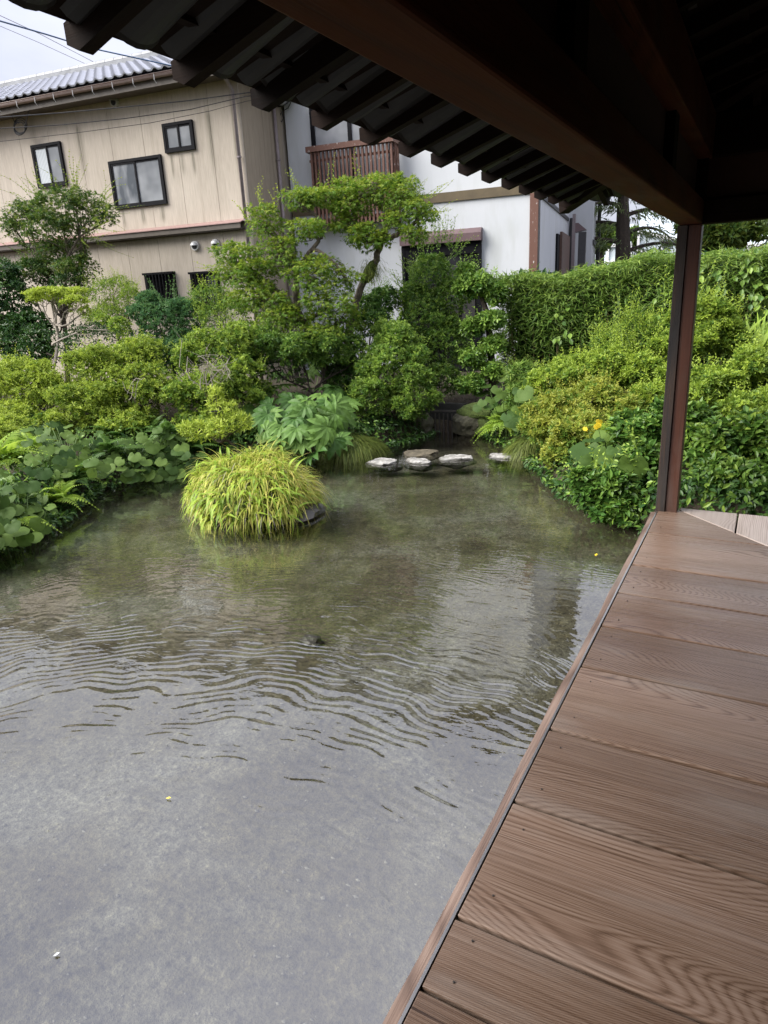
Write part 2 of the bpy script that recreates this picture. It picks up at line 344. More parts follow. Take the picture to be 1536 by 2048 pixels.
H = math_(t, 'ADD', math_(t, 'MULTIPLY', ringh, .00082), math_(t, 'MULTIPLY_ADD', small.outputs['Fac'], .0017, math_(t, 'MULTIPLY', tiny.outputs['Fac'], .0006)))
bp = N(t, 'ShaderNodeBump'); bp.inputs['Distance'].default_value = 1; bp.inputs['Strength'].default_value = 1; t.links.new(H, bp.inputs['Height'])
t.links.new(bp.outputs[0], gl.inputs['Normal'])
# Schlick reflectance of the thin sheet, the same from both sides
gi = N(t, 'ShaderNodeNewGeometry'); dt = N(t, 'ShaderNodeVectorMath', operation='DOT_PRODUCT'); t.links.new(gi.outputs['Incoming'], dt.inputs[0]); t.links.new(bp.outputs[0], dt.inputs[1])
F0 = .22; sch = math_(t, 'MULTIPLY_ADD', math_(t, 'POWER', math_(t, 'SUBTRACT', 1.0, math_(t, 'MINIMUM', math_(t, 'ABSOLUTE', dt.outputs['Value']), 1.0)), 4.5), 1 - F0, F0)
ms = N(t, 'ShaderNodeMixShader'); t.links.new(sch, ms.inputs[0]); t.links.new(tr.outputs[0], ms.inputs[1]); t.links.new(gl.outputs[0], ms.inputs[2]); t.links.new(ms.outputs[0], out.inputs['Surface'])
set_props(link('pond_water', mesh_np('pond_water', np.array([(-8, -7, 0), (2.4, -7, 0), (2.4, 10, 0), (-8, 10, 0)]), np.array([[0, 1, 2, 3]])), m), kind='structure')

# pebbles on the bed: too many to count
V = []; F = []
ico = np.array([(1, 0, 0), (-1, 0, 0), (0, 1, 0), (0, -1, 0), (0, 0, 1), (0, 0, -1)], float); icf = np.array([(0, 2, 4), (2, 1, 4), (1, 3, 4), (3, 0, 4), (2, 0, 5), (1, 2, 5), (3, 1, 5), (0, 3, 5)])
npeb = 6000; px_ = rng.uniform(-5.6, .6, npeb); py_ = rng.uniform(.3, 8.5, npeb); keep = pond_dist(px_, py_) < -.1; px_, py_ = px_[keep], py_[keep]; npeb = len(px_)
s = np.minimum(rng.gamma(2, .0024, npeb) + .0018, .010)
V = (ico[None] * (1 + .3 * rng.normal(size=(npeb, 6, 1))) * s[:, None, None] * np.array([1, .8, .55])) + np.stack([px_, py_, -.168 + .018 * np.sin(px_ * 1.7 + .6 * np.sin(py_ * 1.3)) * np.cos(py_ * 2.1)], -1)[:, None]
F = (icf[None] + 6 * np.arange(npeb)[:, None, None]).reshape(-1, 3)
MT['pebble'] = plain('pebble', (.13, .122, .095), .8, .8, 4)
set_props(link('pebbles', mesh_np('pebbles', V.reshape(-1, 3), F), MT['pebble']), label='small pale pebbles scattered over the sandy pond bed', cat='pebbles', kind='stuff')

# ------------------------------------------------------------------ pavilion (the veranda we stand on)
plain_nail = plain('nail_head', (.03, .025, .022), .6)
pav = thing('tea_pavilion', 'dark timber pavilion with plank veranda over the pond and tiled eaves above', 'pavilion', (0, 1, 0))
ZD = .45
def plank(poly, mt, z=ZD, th=.045):
    n = len(poly); V = [(x, y, z - th) for x, y in poly] + [(x, y, z) for x, y in poly]
    F = [tuple(range(n))[::-1], tuple(range(n, 2 * n))] + [(i, (i + 1) % n, n + (i + 1) % n, n + i) for i in range(n)]
    return MB().add(V, F).build('plank', mt, pav, bevel=.004)
ys = [-3.0, -2.6, -2.18, -1.75, -1.3, -.9, -.48, -.06, .36, .70, .985, 1.19, 1.64, 2.04, 2.506, 2.897, 3.295, 3.694, 4.269, 4.822]
for a, b in zip(ys[:-1], ys[1:]):
    g = .0045 + (.001 if a < 1.3 else .0025); y0, y1 = a + g, b - g; dz = rng.uniform(-.002, .002)
    x0 = -.531 + rng.uniform(-.002, .002)
    m0, m1 = min(1.1, 4.395 - y0), min(1.1, 4.395 - y1)
    poly = [(x0, y0), (m0, y0), (m1, y1), (x0, y1)]
    if m0 == 1.1 and m1 < 1.1: poly = [(x0, y0), (1.1, y0), (1.1, 3.295), (m1, y1), (x0, y1)]
    if m1 - x0 < .02: poly = [(x0, y0), (m0, y0), (x0 + .02, y1), (x0, y1)]
    plank(poly, MT['deck'], ZD + dz)
for a, b in zip(ys[:-1], ys[1:]):
    for f_ in (.22, .78):
        yy_ = a + (b - a) * f_; MB().tube([(-.47, yy_, ZD - .006), (-.47, yy_, ZD + .0035)], .0026, 8).build('nail', plain_nail, pav)
xs = [-.405, -.045, .36, .78, 1.2, 1.65, 2.1, 2.55, 3.0]
for a, b in zip(xs[:-1], xs[1:]):
    g = .005; xa, xb = a + g, b - g
    plank([(xa, max(3.72, 4.402 - xa)), (xb, max(3.72, 4.402 - xb)), (xb, 4.85), (xa, 4.85)], MT['deck_grey'], ZD + .001)
MB().box((-.542, -3, .38), (-.5345, 4.72, .4525)).build('edge_strip', MT['strip'], pav)
tr = MB(); yy = np.linspace(-3, 4.72, 60)
for i in range(59):
    o0, o1 = [.0025 * math.sin(v * 5.1) + .002 * math.sin(v * 13) for v in (yy[i], yy[i + 1])]
    V = [(-.572 + o0, yy[i], .40), (-.5435, yy[i], .40), (-.5435, yy[i], .446), (-.572 + o0, yy[i], .441), (-.572 + o1, yy[i + 1], .40), (-.5435, yy[i + 1], .40), (-.5435, yy[i + 1], .446), (-.572 + o1, yy[i + 1], .441)]
    tr.add(V, [(0, 1, 2, 3), (7, 6, 5, 4), (3, 2, 6, 7), (0, 3, 7, 4), (1, 0, 4, 5)])
tr.build('edge_board', wood_mat('edge_wood', (.07, .045, .035), (.14, .095, .075), (.22, .16, .13), .55, 'Y', .002, 18), pav)
MB().box((-.50, -3, .18), (-.38, 4.8, .40)).box((.95, -3, .18), (1.08, 4.8, .40)).box((-.38, 4.62, .18), (3, 4.8, .398)).build('floor_beam', MT['dark_wood'], pav)
for y in (4.7, 2.2, -.4, -2.9):
    MB().tube([(-.44, y, -.4), (-.44, y, .19)], .07, 10).build('floor_pillar', MT['dark_wood'], pav)
MB().box((-.4905, 4.742, ZD - .02), (-.415, 4.86, 2.271)).build('post', MT['post'], pav, bevel=.004)
MB().box((-.55, 4.73, ZD - .06), (-.491, 4.80, 2.271)).build('post_batten', MT['post_dark'], pav, bevel=.003)
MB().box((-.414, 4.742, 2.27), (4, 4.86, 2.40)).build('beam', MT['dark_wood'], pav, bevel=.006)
MB().box((-.545, -4, 2.272), (-.415, 4.862, 2.402)).build('beam', MT['beam'], pav, bevel=.008)
MB().box((-.56, -4, 2.625), (-.39, 4.95, 2.855)).build('beam', MT['beam'], pav, bevel=.008)
MB().box((-.39, 4.72, 2.627), (4, 4.89, 2.853)).build('beam', MT['dark_wood'], pav, bevel=.008)
for i, (a, b) in enumerate(((-4, .02), (.14, 1.68), (1.80, 3.36), (3.48, 4.74))):
    MB().box((-.50, a, 2.40), (-.47, b, 2.63)).build('frieze_panel', MT['earth_wall'], pav)
for y in (.08, 1.74, 3.42):
    MB().box((-.535, y - .06, 2.401), (-.43, y + .06, 2.627)).build('strut', MT['dark_wood'], pav)
MB().box((-.42, 4.79, 2.40), (4, 4.82, 2.63)).build('frieze_panel', MT['earth_wall'], pav)
MB().box((-.545, 4.74, 2.403), (-.41, 4.865, 2.624)).build('strut', MT['dark_wood'], pav)
# unseen room walls beside and behind the veranda, added to keep it dark
MB().box((1.1, -4, .1), (1.22, 3.72, 3.35)).box((1.22, 3.6, .1), (4.2, 3.72, 3.0)).build('unseen_room_wall', MT['earth_wall'], pav)
MB().box((-.45, -4.1, .1), (1.22, -4, 2.9)).build('unseen_room_wall', MT['earth_wall'], pav)
# roof: rafters under boards under tiles; the eave stands out 1.1 m
SL = .30; EX, EY, EZ = -1.52, 5.84, 2.522
RW, RH = .040, .070
def rz_(d): return EZ + RH / 2 + SL * d                 # rafter axis height at distance d inside the eave
def rafter(p0, p1, d0, d1):
    a = np.array([*p0, rz_(d0)]); b = np.array([*p1, rz_(d1)]); u_ = (b - a) / np.linalg.norm(b - a)
    mb = MB(); h = RH / 2; w = RW / 2; x = np.cross(u_, (0, 0, 1)); x /= np.linalg.norm(x); z = np.cross(x, u_)
    V = []
    for c, prof in ((a, [(0, -h), (0, -h)]),):
        pass
    # pentagonal nose: the lower corner of the end is cut back
    for s_ in (-1, 1):
        V += [a + s_ * w * x - h * z + .03 * u_, a + s_ * w * x - .2 * h * z, a + s_ * w * x + h * z + .012 * u_, b + s_ * w * x + h * z, b + s_ * w * x - h * z]
    F = [(0, 1, 2, 3, 4), (9, 8, 7, 6, 5)] + [(i, 5 + i, 5 + (i + 1) % 5, (i + 1) % 5) for i in range(5)]
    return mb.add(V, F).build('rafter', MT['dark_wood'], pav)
y0s = [1.285 + .337 * k for k in range(-14, 14)]
for y in y0s:
    xin = min(2.2, 4.32 - y)
    if xin > EX + .15: rafter((EX, y), (xin, y), 0, xin - EX)
for k in range(13):
    x = -1.2 + .337 * k
    yin = max(2.12, 4.32 - x) if x < 2.2 else 2.12
    if k > 0 or True: rafter((x, EY), (x, yin), 0, EY - yin)
hip = MB(); hip.bar((EX - .03, EY + .03, EZ + .045), (2.2, 2.12, EZ + .045 + SL * 3.72), .085, .115); hip.build('hip_rafter', MT['dark_wood'], pav, bevel=.005)
MB().bar((2.2, 2.2, EZ + .02 + SL * 3.72), (2.2, -4.4, EZ + .02 + SL * 3.72), .12, .16).build('ridge_beam', MT['dark_wood'], pav)
zt = EZ + RH + .002
def slab(P, th):
    n = len(P); V = [tuple(p) for p in P] + [(p[0], p[1], p[2] + th) for p in P]
    return V, [tuple(range(n))[::-1], tuple(range(n, 2 * n))] + [(i, (i + 1) % n, n + (i + 1) % n, n + i) for i in range(n)]
zr = zt + SL * 3.72
mb = MB(); V, F = slab([(EX + .02, -4.4, zt), (EX + .02, EY - .02, zt), (2.2, 2.12, zr), (2.2, -4.4, zr)], .016); mb.add(V, F)
V, F = slab([(EX + .02, EY - .02, zt), (5.92, EY - .02, zt), (2.2, 2.12, zr)], .016); mb.add(V, F)
V, F = slab([(5.92, EY - .02, zt), (5.92, -4.4, zt), (2.2, -4.4, zr), (2.2, 2.12, zr)], .016); mb.add(V, F)
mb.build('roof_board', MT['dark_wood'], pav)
for k in range(9):                                       # thin battens under the boards, along the eave
    d = .16 + .19 * k; x = EX + d
    MB().box((x - .014, -4.2, zt + SL * d - .016), (x + .014, min(EY - d, 5.7), zt + SL * d - .001)).build('batten', MT['dark_wood'], pav)
MB().box((-.49, -4, 2.856), (-.46, 4.9, 2.99)).box((-.46, 4.79, 2.854), (4.2, 4.82, 2.99)).build('eave_board', MT['dark_wood'], pav)
# eave tiles
TP = .30
def tile_profile(nn=9):
    u = np.linspace(0, 1, nn); y = u * .225; return y, .012 + .06 * (2 * u - 1) ** 2
ty, tz = tile_profile(); V = []; F = []
n = len(ty); Ln = .34
for d_, dz in ((0, -.040), (0, 0), (Ln, 0)):             # skirt, front top, back (local x = into the roof)
    V += [(d_, y, z + dz) for y, z in zip(ty, tz)]
V += [(.012, y, z - .034) for y, z in zip(ty, tz)] + [(Ln, y, z - .014) for y, z in zip(ty, tz)]
for i in range(n - 1):
    F += [(i, i + 1, n + i + 1, n + i), (n + i, n + i + 1, 2 * n + i + 1, 2 * n + i), (3 * n + i, i, i + 1, 3 * n + i + 1)[::-1], (3 * n + i, 3 * n + i + 1, 4 * n + i + 1, 4 * n + i)]
mbt = MB(); mbt.add(V, F); mbt.tube([(-.012, .262, .036), (.02, .262, .036), (Ln, .262, .04)], [.046, .046, .038], 12)
et = mesh_np('eave_tile', np.array(mbt.v), mbt.f, smooth=False); et.materials.append(MT['tile_dark'])
sl_ang = math.atan(SL)
for k in range(33):
    y = -4.1 + TP * k
    if y > EY - .15: break
    m_ = Matrix.Translation(to_local(pav, np.array([(EX + .065, y, zt - .002)]))[0].tolist()) @ Matrix.Rotation(-sl_ang, 4, 'Y')
    inst('eave_tile', et, pav, m_)
for k in range(24):
    x = EX + .15 + TP * k
    m_ = Matrix.Translation(to_local(pav, np.array([(x, EY - .065, zt - .002)]))[0].tolist()) @ Matrix.Rotation(-math.pi / 2, 4, 'Z') @ Matrix.Rotation(-sl_ang, 4, 'Y')
    inst('eave_tile', et, pav, m_)
def course_sheet(origin, along, inward, width, rows, clip):
    """overlapping tile courses as one corrugated sheet"""
    V = []; F = []; prof = [(y, z) for y, z in zip(ty[::2], tz[::2])] + [(.235, .07), (.262, .078), (.29, .07)]
    ncol = int(width / TP)
    for r_ in range(rows):
        for c_ in range(ncol):
            pts = []
            for q, lift in ((0, .022), (.29, 0)):
                d = .26 + r_ * .27 + q
                for y, z in prof:
                    P = np.array(origin) + np.array(along) * (c_ * TP + y) + np.array(inward) * d + np.array([0, 0, SL * d + z + lift]); pts.append(P)
            mid = np.mean(pts, 0)
            if not clip(mid): continue
            b = len(V); V += pts; k = len(prof); F += [(b + i, b + i + 1, b + k + i + 1, b + k + i) for i in range(k - 1)]
    return V, F
mb = MB()
mb.add(*course_sheet((EX + .065, -4.1, zt - .002), (0, 1, 0), (1, 0, 0), 10, 13, lambda p: p[1] < 4.32 - p[0] and p[0] < 2.15))
mb.add(*course_sheet((EX, EY - .065, zt - .002), (1, 0, 0), (0, -1, 0), 7.4, 13, lambda p: p[1] > 4.32 - p[0] and p[1] > 2.1 and p[1] > -.08 + p[0]))
mb.add(*course_sheet((5.97, 5.6, zt + .012), (0, -1, 0), (-1, 0, 0), 10, 13, lambda p: p[1] < -.08 + p[0] and p[0] > 2.25))
set_props(mb.build('roof_tile', MT['tile_dark'], pav), kind='stuff')
MB().tube([(EX + .05, EY - .05, zt + .12), (2.2, 2.12, zr + .14)], .06, 8).tube([(2.2, 2.15, zr + .14), (2.2, -4.4, zr + .14)], .09, 8).build('ridge_tile', MT['tile_dark'], pav)

# ------------------------------------------------------------------ beige house
def streak_wall(name, c0, c1, stain, rough=.75, amount=.5, grain=.12, sx=11, sz=.35, drips=()):
    m, t, p, _ = mat(name); c = coords(t)
    n1 = noise(t, 1, mapping(t, c, (sx, sx, sz)), 5, .6); n2 = noise(t, 1, mapping(t, c, (60, 60, 4)), 3, .6); n3 = noise(t, .7, c, 4)
    r = ramp(t, [(.35, c0), (.65, c1)], n3.outputs['Fac'])
    s1 = ramp(t, [(.50, (0, 0, 0)), (.78, (1, 1, 1))], n1.outputs['Fac'])
    col = mixc(t, math_(t, 'MULTIPLY', s1.outputs[0], amount), r.outputs[0], stain)
    g = ramp(t, [(.3, (1 - grain,) * 3), (.7, (1 + grain,) * 3)], n2.outputs['Fac']); col = mixc(t, 1, col, g.outputs[0], 'MULTIPLY')
    if drips:
        sp_ = N(t, 'ShaderNodeSeparateXYZ'); t.links.new(c, sp_.inputs[0]); tot = None; wn = noise(t, 1, mapping(t, c, (25, 25, 1.2)), 4, .7)
        for (t0, z1, ln_, w_) in drips:                      # rain-washed dirt under sills: place, top, length, width
            gx_ = math_(t, 'DIVIDE', math_(t, 'SUBTRACT', sp_.outputs['X'], t0 + 9), w_); g = math_(t, 'POWER', 2.718, math_(t, 'MULTIPLY', math_(t, 'MULTIPLY', gx_, gx_), -1))
            zz_ = math_(t, 'DIVIDE', math_(t, 'SUBTRACT', z1 - .5, sp_.outputs['Z']), ln_); a_ = N(t, 'ShaderNodeMapRange', interpolation_type='SMOOTHSTEP'); t.links.new(zz_, a_.inputs[0]); a_.inputs[1].default_value = 0; a_.inputs[2].default_value = .12
            b_ = N(t, 'ShaderNodeMapRange', interpolation_type='SMOOTHSTEP'); t.links.new(zz_, b_.inputs[0]); b_.inputs[1].default_value = .5; b_.inputs[2].default_value = 1; b_.inputs[3].default_value = 1; b_.inputs[4].default_value = 0
            g = math_(t, 'MULTIPLY', g, math_(t, 'MULTIPLY', a_.outputs[0], b_.outputs[0])); tot = g if tot is None else math_(t, 'ADD', tot, g)
        dm = ramp(t, [(.38, (0, 0, 0)), (.62, (1, 1, 1))], wn.outputs['Fac']); col = mixc(t, math_(t, 'MINIMUM', math_(t, 'MULTIPLY', tot, math_(t, 'MULTIPLY_ADD', dm.outputs[0], .6, .25)), .85), col, (.085, .078, .045))
    t.links.new(col, p.inputs['Base Color']); p.inputs['Roughness'].default_value = rough
    bump(t, p, n2.outputs['Fac'], .002); return m
MT['beige'] = streak_wall('beige_siding', (.42, .365, .295), (.49, .43, .355), (.24, .20, .15), sx=6, amount=.45, drips=((-8.98, 3.71, .40, .03), (-8.55, 3.70, .36, .045), (-8.12, 3.70, .33, .05), (-7.78, 4.5, .5, .03), (-7.58, 4.49, .42, .045), (-7.34, 4.49, .45, .035), (-10.5, 4.2, .5, .05), (-6.47, 5.4, 1.9, .04), (-6.95, 5.1, 1.2, .05), (-9.7, 5.2, 1.0, .06)))
MT['white'] = streak_wall('white_plaster', (.53, .55, .565), (.585, .60, .615), (.37, .385, .335), .85, .45, .015, 3.2, .7)
MT['frame'] = plain('black_frame', (.006, .006, .008), .6, .2, 14, 0, 0, .12)
MT['fascia'] = plain('brown_fascia', (.085, .070, .055), .6, .2)
MT['flashing'] = plain('red_brown_flashing', (.30, .19, .17), .5, .15)
MT['gutter'] = plain('gutter_brown', (.24, .17, .14), .45, .2)
MT['pipe'] = plain('mauve_pipe', (.24, .20, .20), .45, .15)
MT['silver_tile'] = plain('silver_tile', (.30, .31, .345), .34, .3, 6)
MT['steel'] = plain('steel_hood', (.55, .55, .54), .4, .1, 20, .15)
MT['black'] = plain('black_rubber', (.015, .015, .017), .5, .2)
m, t, p, _ = mat('frosted_pane'); n_ = noise(t, 2.5, coords(t), 2); r = ramp(t, [(.35, (.17, .18, .19)), (.65, (.28, .29, .30))], n_.outputs['Fac']); t.links.new(r.outputs[0], p.inputs['Base Color']); p.inputs['Roughness'].default_value = .12; MT['pane'] = m
m, t, p, _ = mat('clear_pane'); n_ = noise(t, 3, mapping(t, coords(t), (1, 1, .4)), 3); r = ramp(t, [(.4, (.08, .09, .10)), (.6, (.30, .31, .32))], n_.outputs['Fac']); t.links.new(r.outputs[0], p.inputs['Base Color']); p.inputs['Roughness'].default_value = .06; MT['pane_clear'] = m
m, t, p, _ = mat('curtain_pane'); w_ = N(t, 'ShaderNodeTexWave', i_Scale=9.0, i_Distortion=1.5); t.links.new(coords(t), w_.inputs['Vector']); r = ramp(t, [(.2, (.42, .46, .48)), (.8, (.62, .65, .66))], w_.outputs['Fac']); t.links.new(r.outputs[0], p.inputs['Base Color']); p.inputs['Roughness'].default_value = .08; MT['pane_curtain'] = m
m, t, p, _ = mat('dark_pane'); p.inputs['Base Color'].default_value = (.012, .012, .014, 1); p.inputs['Roughness'].default_value = .08; MT['pane_dark'] = m

def hloc(t_, d_, z_): return TV * t_ + DV * d_ + np.array([0, 0, z_])
bh = thing('beige_house', 'two storey beige panel house with silver tiled roof beyond the shrubs', 'house', hloc(-9, 12, .5), TH)
MB().box((-19, 11.03, .3), (-6.355, 18, 5.47)).build('wall', MT['beige'], bh, house=True)
js = [-6.335] + [-6.93 - .695 * k for k in range(16)]
for a, b in zip(js[1:], js[:-1]):
    MB().box((a + .0035, 11.0, 3.30), (b - .0035, 11.028, 5.47)).build('wall_panel', MT['beige'], bh, house=True)
    MB().box((a + .0035, 11.0, .3), (b - .0035, 11.028, 3.16)).build('wall_panel', MT['beige'], bh, house=True)
MT['beige_shaded'] = streak_wall('beige_shaded_siding', (.33, .275, .205), (.38, .32, .24), (.19, .155, .11), amount=.6)  # same siding darkened: the side face's shade is put into the colour
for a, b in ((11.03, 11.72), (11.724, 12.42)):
    MB().box((-6.353, a, .3), (-6.33, b, 5.47)).build('wall_panel', MT['beige_shaded'], bh, house=True)
MB().box((-19, 10.82, 3.19), (-6.45, 10.84, 3.275)).box((-19, 10.84, 3.175), (-6.45, 11, 3.19)).build('pent_fascia', MT['fascia'], bh, house=True)
MB().add([(-19, 10.80, 3.272), (-6.43, 10.80, 3.272), (-6.43, 11, 3.335), (-19, 11, 3.335), (-19, 10.80, 3.285), (-6.43, 10.80, 3.285), (-6.43, 11, 3.348), (-19, 11, 3.348)], [(3, 2, 1, 0), (4, 5, 6, 7), (0, 1, 5, 4), (1, 2, 6, 5), (2, 3, 7, 6), (3, 0, 4, 7)]).build('pent_roof', MT['flashing'], bh, house=True)
MB().box((-19, 10.62, 5.44), (-6.0, 11.0, 5.465)).box((-6.32, 11.0, 5.44), (-6.0, 18, 5.465)).build('soffit', MT['fascia'], bh, house=True)
MB().box((-19, 10.595, 5.40), (-6.0, 10.62, 5.53)).build('fascia', MT['fascia'], bh, house=True)
g = MB(); g.tube([(-19, 10.545, 5.525), (-5.95, 10.545, 5.525)], .032, 10); g.tube([(-19, 10.50, 5.553), (-5.95, 10.50, 5.553)], .008, 5); g.build('gutter', MT['gutter'], bh, house=True, smooth=True)
for k in range(15):
    t_ = -6.3 - .42 * k; MB().tube([(t_, 10.50, 5.56), (t_, 10.50, 5.46), (t_ + .01, 10.53, 5.42)], .006, 4).build('gutter_hook', MT['steel'], bh, house=True)
BS = .42; RD, RE = 13.5, -9.45
zB = 5.55
mb = MB(); zrB = zB + BS * (RD - 10.5)
mb.add([(-19, 10.52, zB - .02), (-5.97, 10.52, zB - .02), (RE, RD, zrB - .02), (-19, RD, zrB - .02)], [(0, 1, 2, 3)]); mb.add([(-5.97, 10.52, zB - .02), (-5.97, 18, zB - .02), (RE, RD, zrB - .02)], [(0, 1, 2)]); mb.add([(-19, RD, zrB - .02), (RE, RD, zrB - .02), (-5.97, 17, zB - .02), (-19, 17, zB - .02)], [(0, 1, 2, 3)])
mb.build('roof', plain('roof_underlay', (.08, .08, .09), .8), bh, house=True)
PT = .197; ROW = .265
u = np.linspace(0, 1, 9); pz = .030 * np.cos((u - .12) * 2 * math.pi) * (.6 + .4 * np.cos((u - .12) * 2 * math.pi)) ; py = u * PT
nn = len(u); V = [(y, 0, z + .012) for y, z in zip(py, pz)] + [(y, 0, z + .036) for y, z in zip(py, pz)] + [(y, .29, z - .024) for y, z in zip(py, pz)]
F = [(i, i + 1, nn + i + 1, nn + i) for i in range(nn - 1)] + [(nn + i, nn + i + 1, 2 * nn + i + 1, 2 * nn + i) for i in range(nn - 1)]
rt = mesh_np('roof_tile', np.array(V), F, smooth=False); rt.materials.append(MT['silver_tile'])
bi = math.atan(BS); far = MB()
for r_ in range(12):
    d = 10.5 + r_ * ROW * math.cos(bi); z = zB + BS * (d - 10.5) + .035
    lim = -5.97 - (d - 10.5) / (RD - 10.5) * (-5.97 - RE)
    for k in range(64):
        t_ = -6.17 - PT * k
        if t_ + PT > lim + .05: continue
        if t_ > -11.7:
            lp = to_local(bh, hloc(t_, d, z)[None])[0]
            inst('roof_tile', rt, bh, Matrix.Translation(lp.tolist()) @ Matrix.Rotation(bi + rng.uniform(-.012, .012), 4, 'X') @ Matrix.Rotation(rng.uniform(-.012, .012), 4, 'Y'))
        else:
            c_, s_ = math.cos(bi), math.sin(bi); far.add([(t_ + x, d + y * c_ - zz * s_, z + y * s_ + zz * c_) for x, y, zz in V], F)
set_props(far.build('roof_tile', MT['silver_tile'], bh, house=True), kind='stuff')
MT['ridge'] = plain('ridge_tile', (.21, .22, .235), .45, .3, 6)
for h_ in range(3):
    MB().box((-19, RD - .11 + .02 * h_, zrB + .04 * h_), (RE, RD + .11 - .02 * h_, zrB + .04 * h_ + .032)).build('ridge_course', MT['ridge'], bh, house=True)
for k in range(34):
    t_ = RE - .235 * k; MB().tube([(t_, RD, zrB + .13), (t_ - .228, RD, zrB + .13)], .062, 8).build('ridge_tile', MT['ridge'], bh, house=True)
MB().box((RE - .02, RD - .13, zrB + .02), (RE + .05, RD + .13, zrB + .22)).tube([(RE - .05, RD, zrB + .25), (RE + .06, RD, zrB + .25)], .09, 10).build('ridge_end_tile', MT['ridge'], bh, house=True)
MB().tube([(RE, RD, zrB + .08), (-5.97, 10.5, zB + .1)], .07, 8).build('hip_tile', MT['ridge'], bh, house=True)

def ring(mb, t0, t1, z0, z1, d0, d1, w):
    mb.box((t0, d0, z0), (t1, d1, z0 + w)).box((t0, d0, z1 - w), (t1, d1, z1)).box((t0, d0, z0 + w), (t0 + w, d1, z1 - w)).box((t1 - w, d0, z0 + w), (t1, d1, z1 - w)); return mb
def window(parent, t0, t1, z0, z1, D, mats, fw_=.045, bars=0, mid=.5):
    mb = ring(MB(), t0, t1, z0, z1, D - .045, D - .002, fw_)
    w = mb.build('window', MT['frame'], parent, house=True)
    tm = t0 + (t1 - t0) * mid; e = fw_
    for a, b, dd, mt in ((t0 + e, tm + .02, .018, mats[0]), (tm - .02, t1 - e, .008, mats[1])):
        ring(MB(), a, b, z0 + e, z1 - e, D - .03 - dd + .012, D - .022 - dd + .012 + .008, .028).build('sash', MT['frame'], w, house=True)
        MB().box((a + .028, D - .012 - dd * .4, z0 + e + .028), (b - .028, D - .008 - dd * .4, z1 - e - .028)).build('pane', mt, w, house=True)
    for k in range(bars):
        tt = t0 + .05 + (t1 - t0 - .1) * (k + .5) / bars
        MB().box((tt - .009, D - .10, z0 + .03), (tt + .009, D - .082, z1 - .02)).build('bar', MT['frame'], w, house=True)
    if bars:
        MB().box((t0, D - .10, z1 - .035), (t1, D - .046, z1)).build('grille_rail', MT['frame'], w, house=True)
        MB().box((t0, D - .10, z0), (t1, D - .046, z0 + .03)).build('grille_rail', MT['frame'], w, house=True)
    return w
window(bh, -10.83, -10.13, 4.22, 4.95, 11, (MT['pane_curtain'], MT['pane']))
window(bh, -9.12, -7.98, 3.71, 4.50, 11, (MT['pane_clear'], MT['pane']), mid=.49)
window(bh, -7.87, -7.26, 4.50, 4.95, 11, (MT['pane'], MT['pane']))
window(bh, -8.70, -8.03, 1.90, 2.58, 11, (MT['pane_dark'], MT['pane_dark']), bars=8)
window(bh, -7.69, -7.10, 1.90, 2.54, 11, (MT['pane_dark'], MT['pane']), bars=8)
def hood(t_, z_, D=11):
    mb = MB(); mb.tube([(t_, D - .005, z_), (t_, D - .05, z_)], [.085, .08], 16)
    h = mb.build('vent_hood', MT['steel'], bh, house=True)
    th_ = np.linspace(0, math.pi, 9); V = []; F = []
    for i, a in enumerate(th_):
        for j, b in enumerate(np.linspace(0, math.pi / 2, 6)):
            V.append((t_ + .07 * math.cos(a) * math.cos(b), D - .05 - .075 * math.sin(b), z_ + .07 * math.sin(a) * math.cos(b)))
    F = [(i * 6 + j, i * 6 + j + 1, i * 6 + j + 7, i * 6 + j + 6) for i in range(8) for j in range(5)]
    MB().add(V, F).build('cowl', MT['steel'], h, house=True, smooth=True)
    MB().tube([(t_, D - .051, z_ - .012), (t_, D - .054, z_ - .012)], .052, 12).build('opening', MT['black'], h, house=True)
hood(-8.79, 5.41); hood(-7.51, 2.98); hood(-7.08, 2.98)
def downpipe(parent, P, r_, name='downpipe'):
    o = MB().tube(P, r_, 10).build(name, MT['pipe'], parent, house=True, smooth=True)
    a, b = np.array(P[-2], float), np.array(P[-1], float)
    for k in range(1, 5):
        q = a + (b - a) * k / 5; MB().tube([q + (0, 0, .012), q - (0, 0, .012)], r_ * 1.45, 10).build('bracket', MT['pipe'], o, house=True)
downpipe(bh, [(-6.40, 10.545, 5.49), (-6.40, 10.80, 5.36), (-6.40, 10.93, 5.25), (-6.40, 10.93, .4)], .030)
downpipe(bh, [(-6.28, 12.1, 5.40), (-6.28, 12.1, .4)], .030)

# ------------------------------------------------------------------ white house
wh = thing('white_house', 'white plaster house with brown slatted balcony, corner post and shutter box', 'house', hloc(-4, 14, .5), TH)
MT['band'] = plain('olive_band', (.105, .078, .040), .6, .25, 6)
m, t, p, _ = mat('peeling_brown'); n_ = noise(t, 1, mapping(t, coords(t), (38, 38, 12)), 4, .6); r = ramp(t, [(.60, (.135, .062, .042)), (.66, (.20, .12, .095)), (.72, (.55, .52, .5))], n_.outputs['Fac']); t.links.new(r.outputs[0], p.inputs['Base Color']); p.inputs['Roughness'].default_value = .65; MT['peel'] = m
MT['shutter'] = plain('plum_metal', (.125, .078, .082), .42, .12, 5)
MT['dark_trim'] = plain('dark_grey_trim', (.035, .034, .036), .5, .2)
MB().box((-6.28, 12.5, .3), (-1.67, 17.9, 6.62)).build('wall', MT['white'], wh, house=True)
MB().box((-5.5, 17.905, .3), (-1.12, 19.3, 6.3)).build('wall', MT['white'], wh, house=True)
MB().box((-6.27, 12.465, 3.475), (-1.66, 12.498, 3.625)).build('band', MT['band'], wh, house=True)
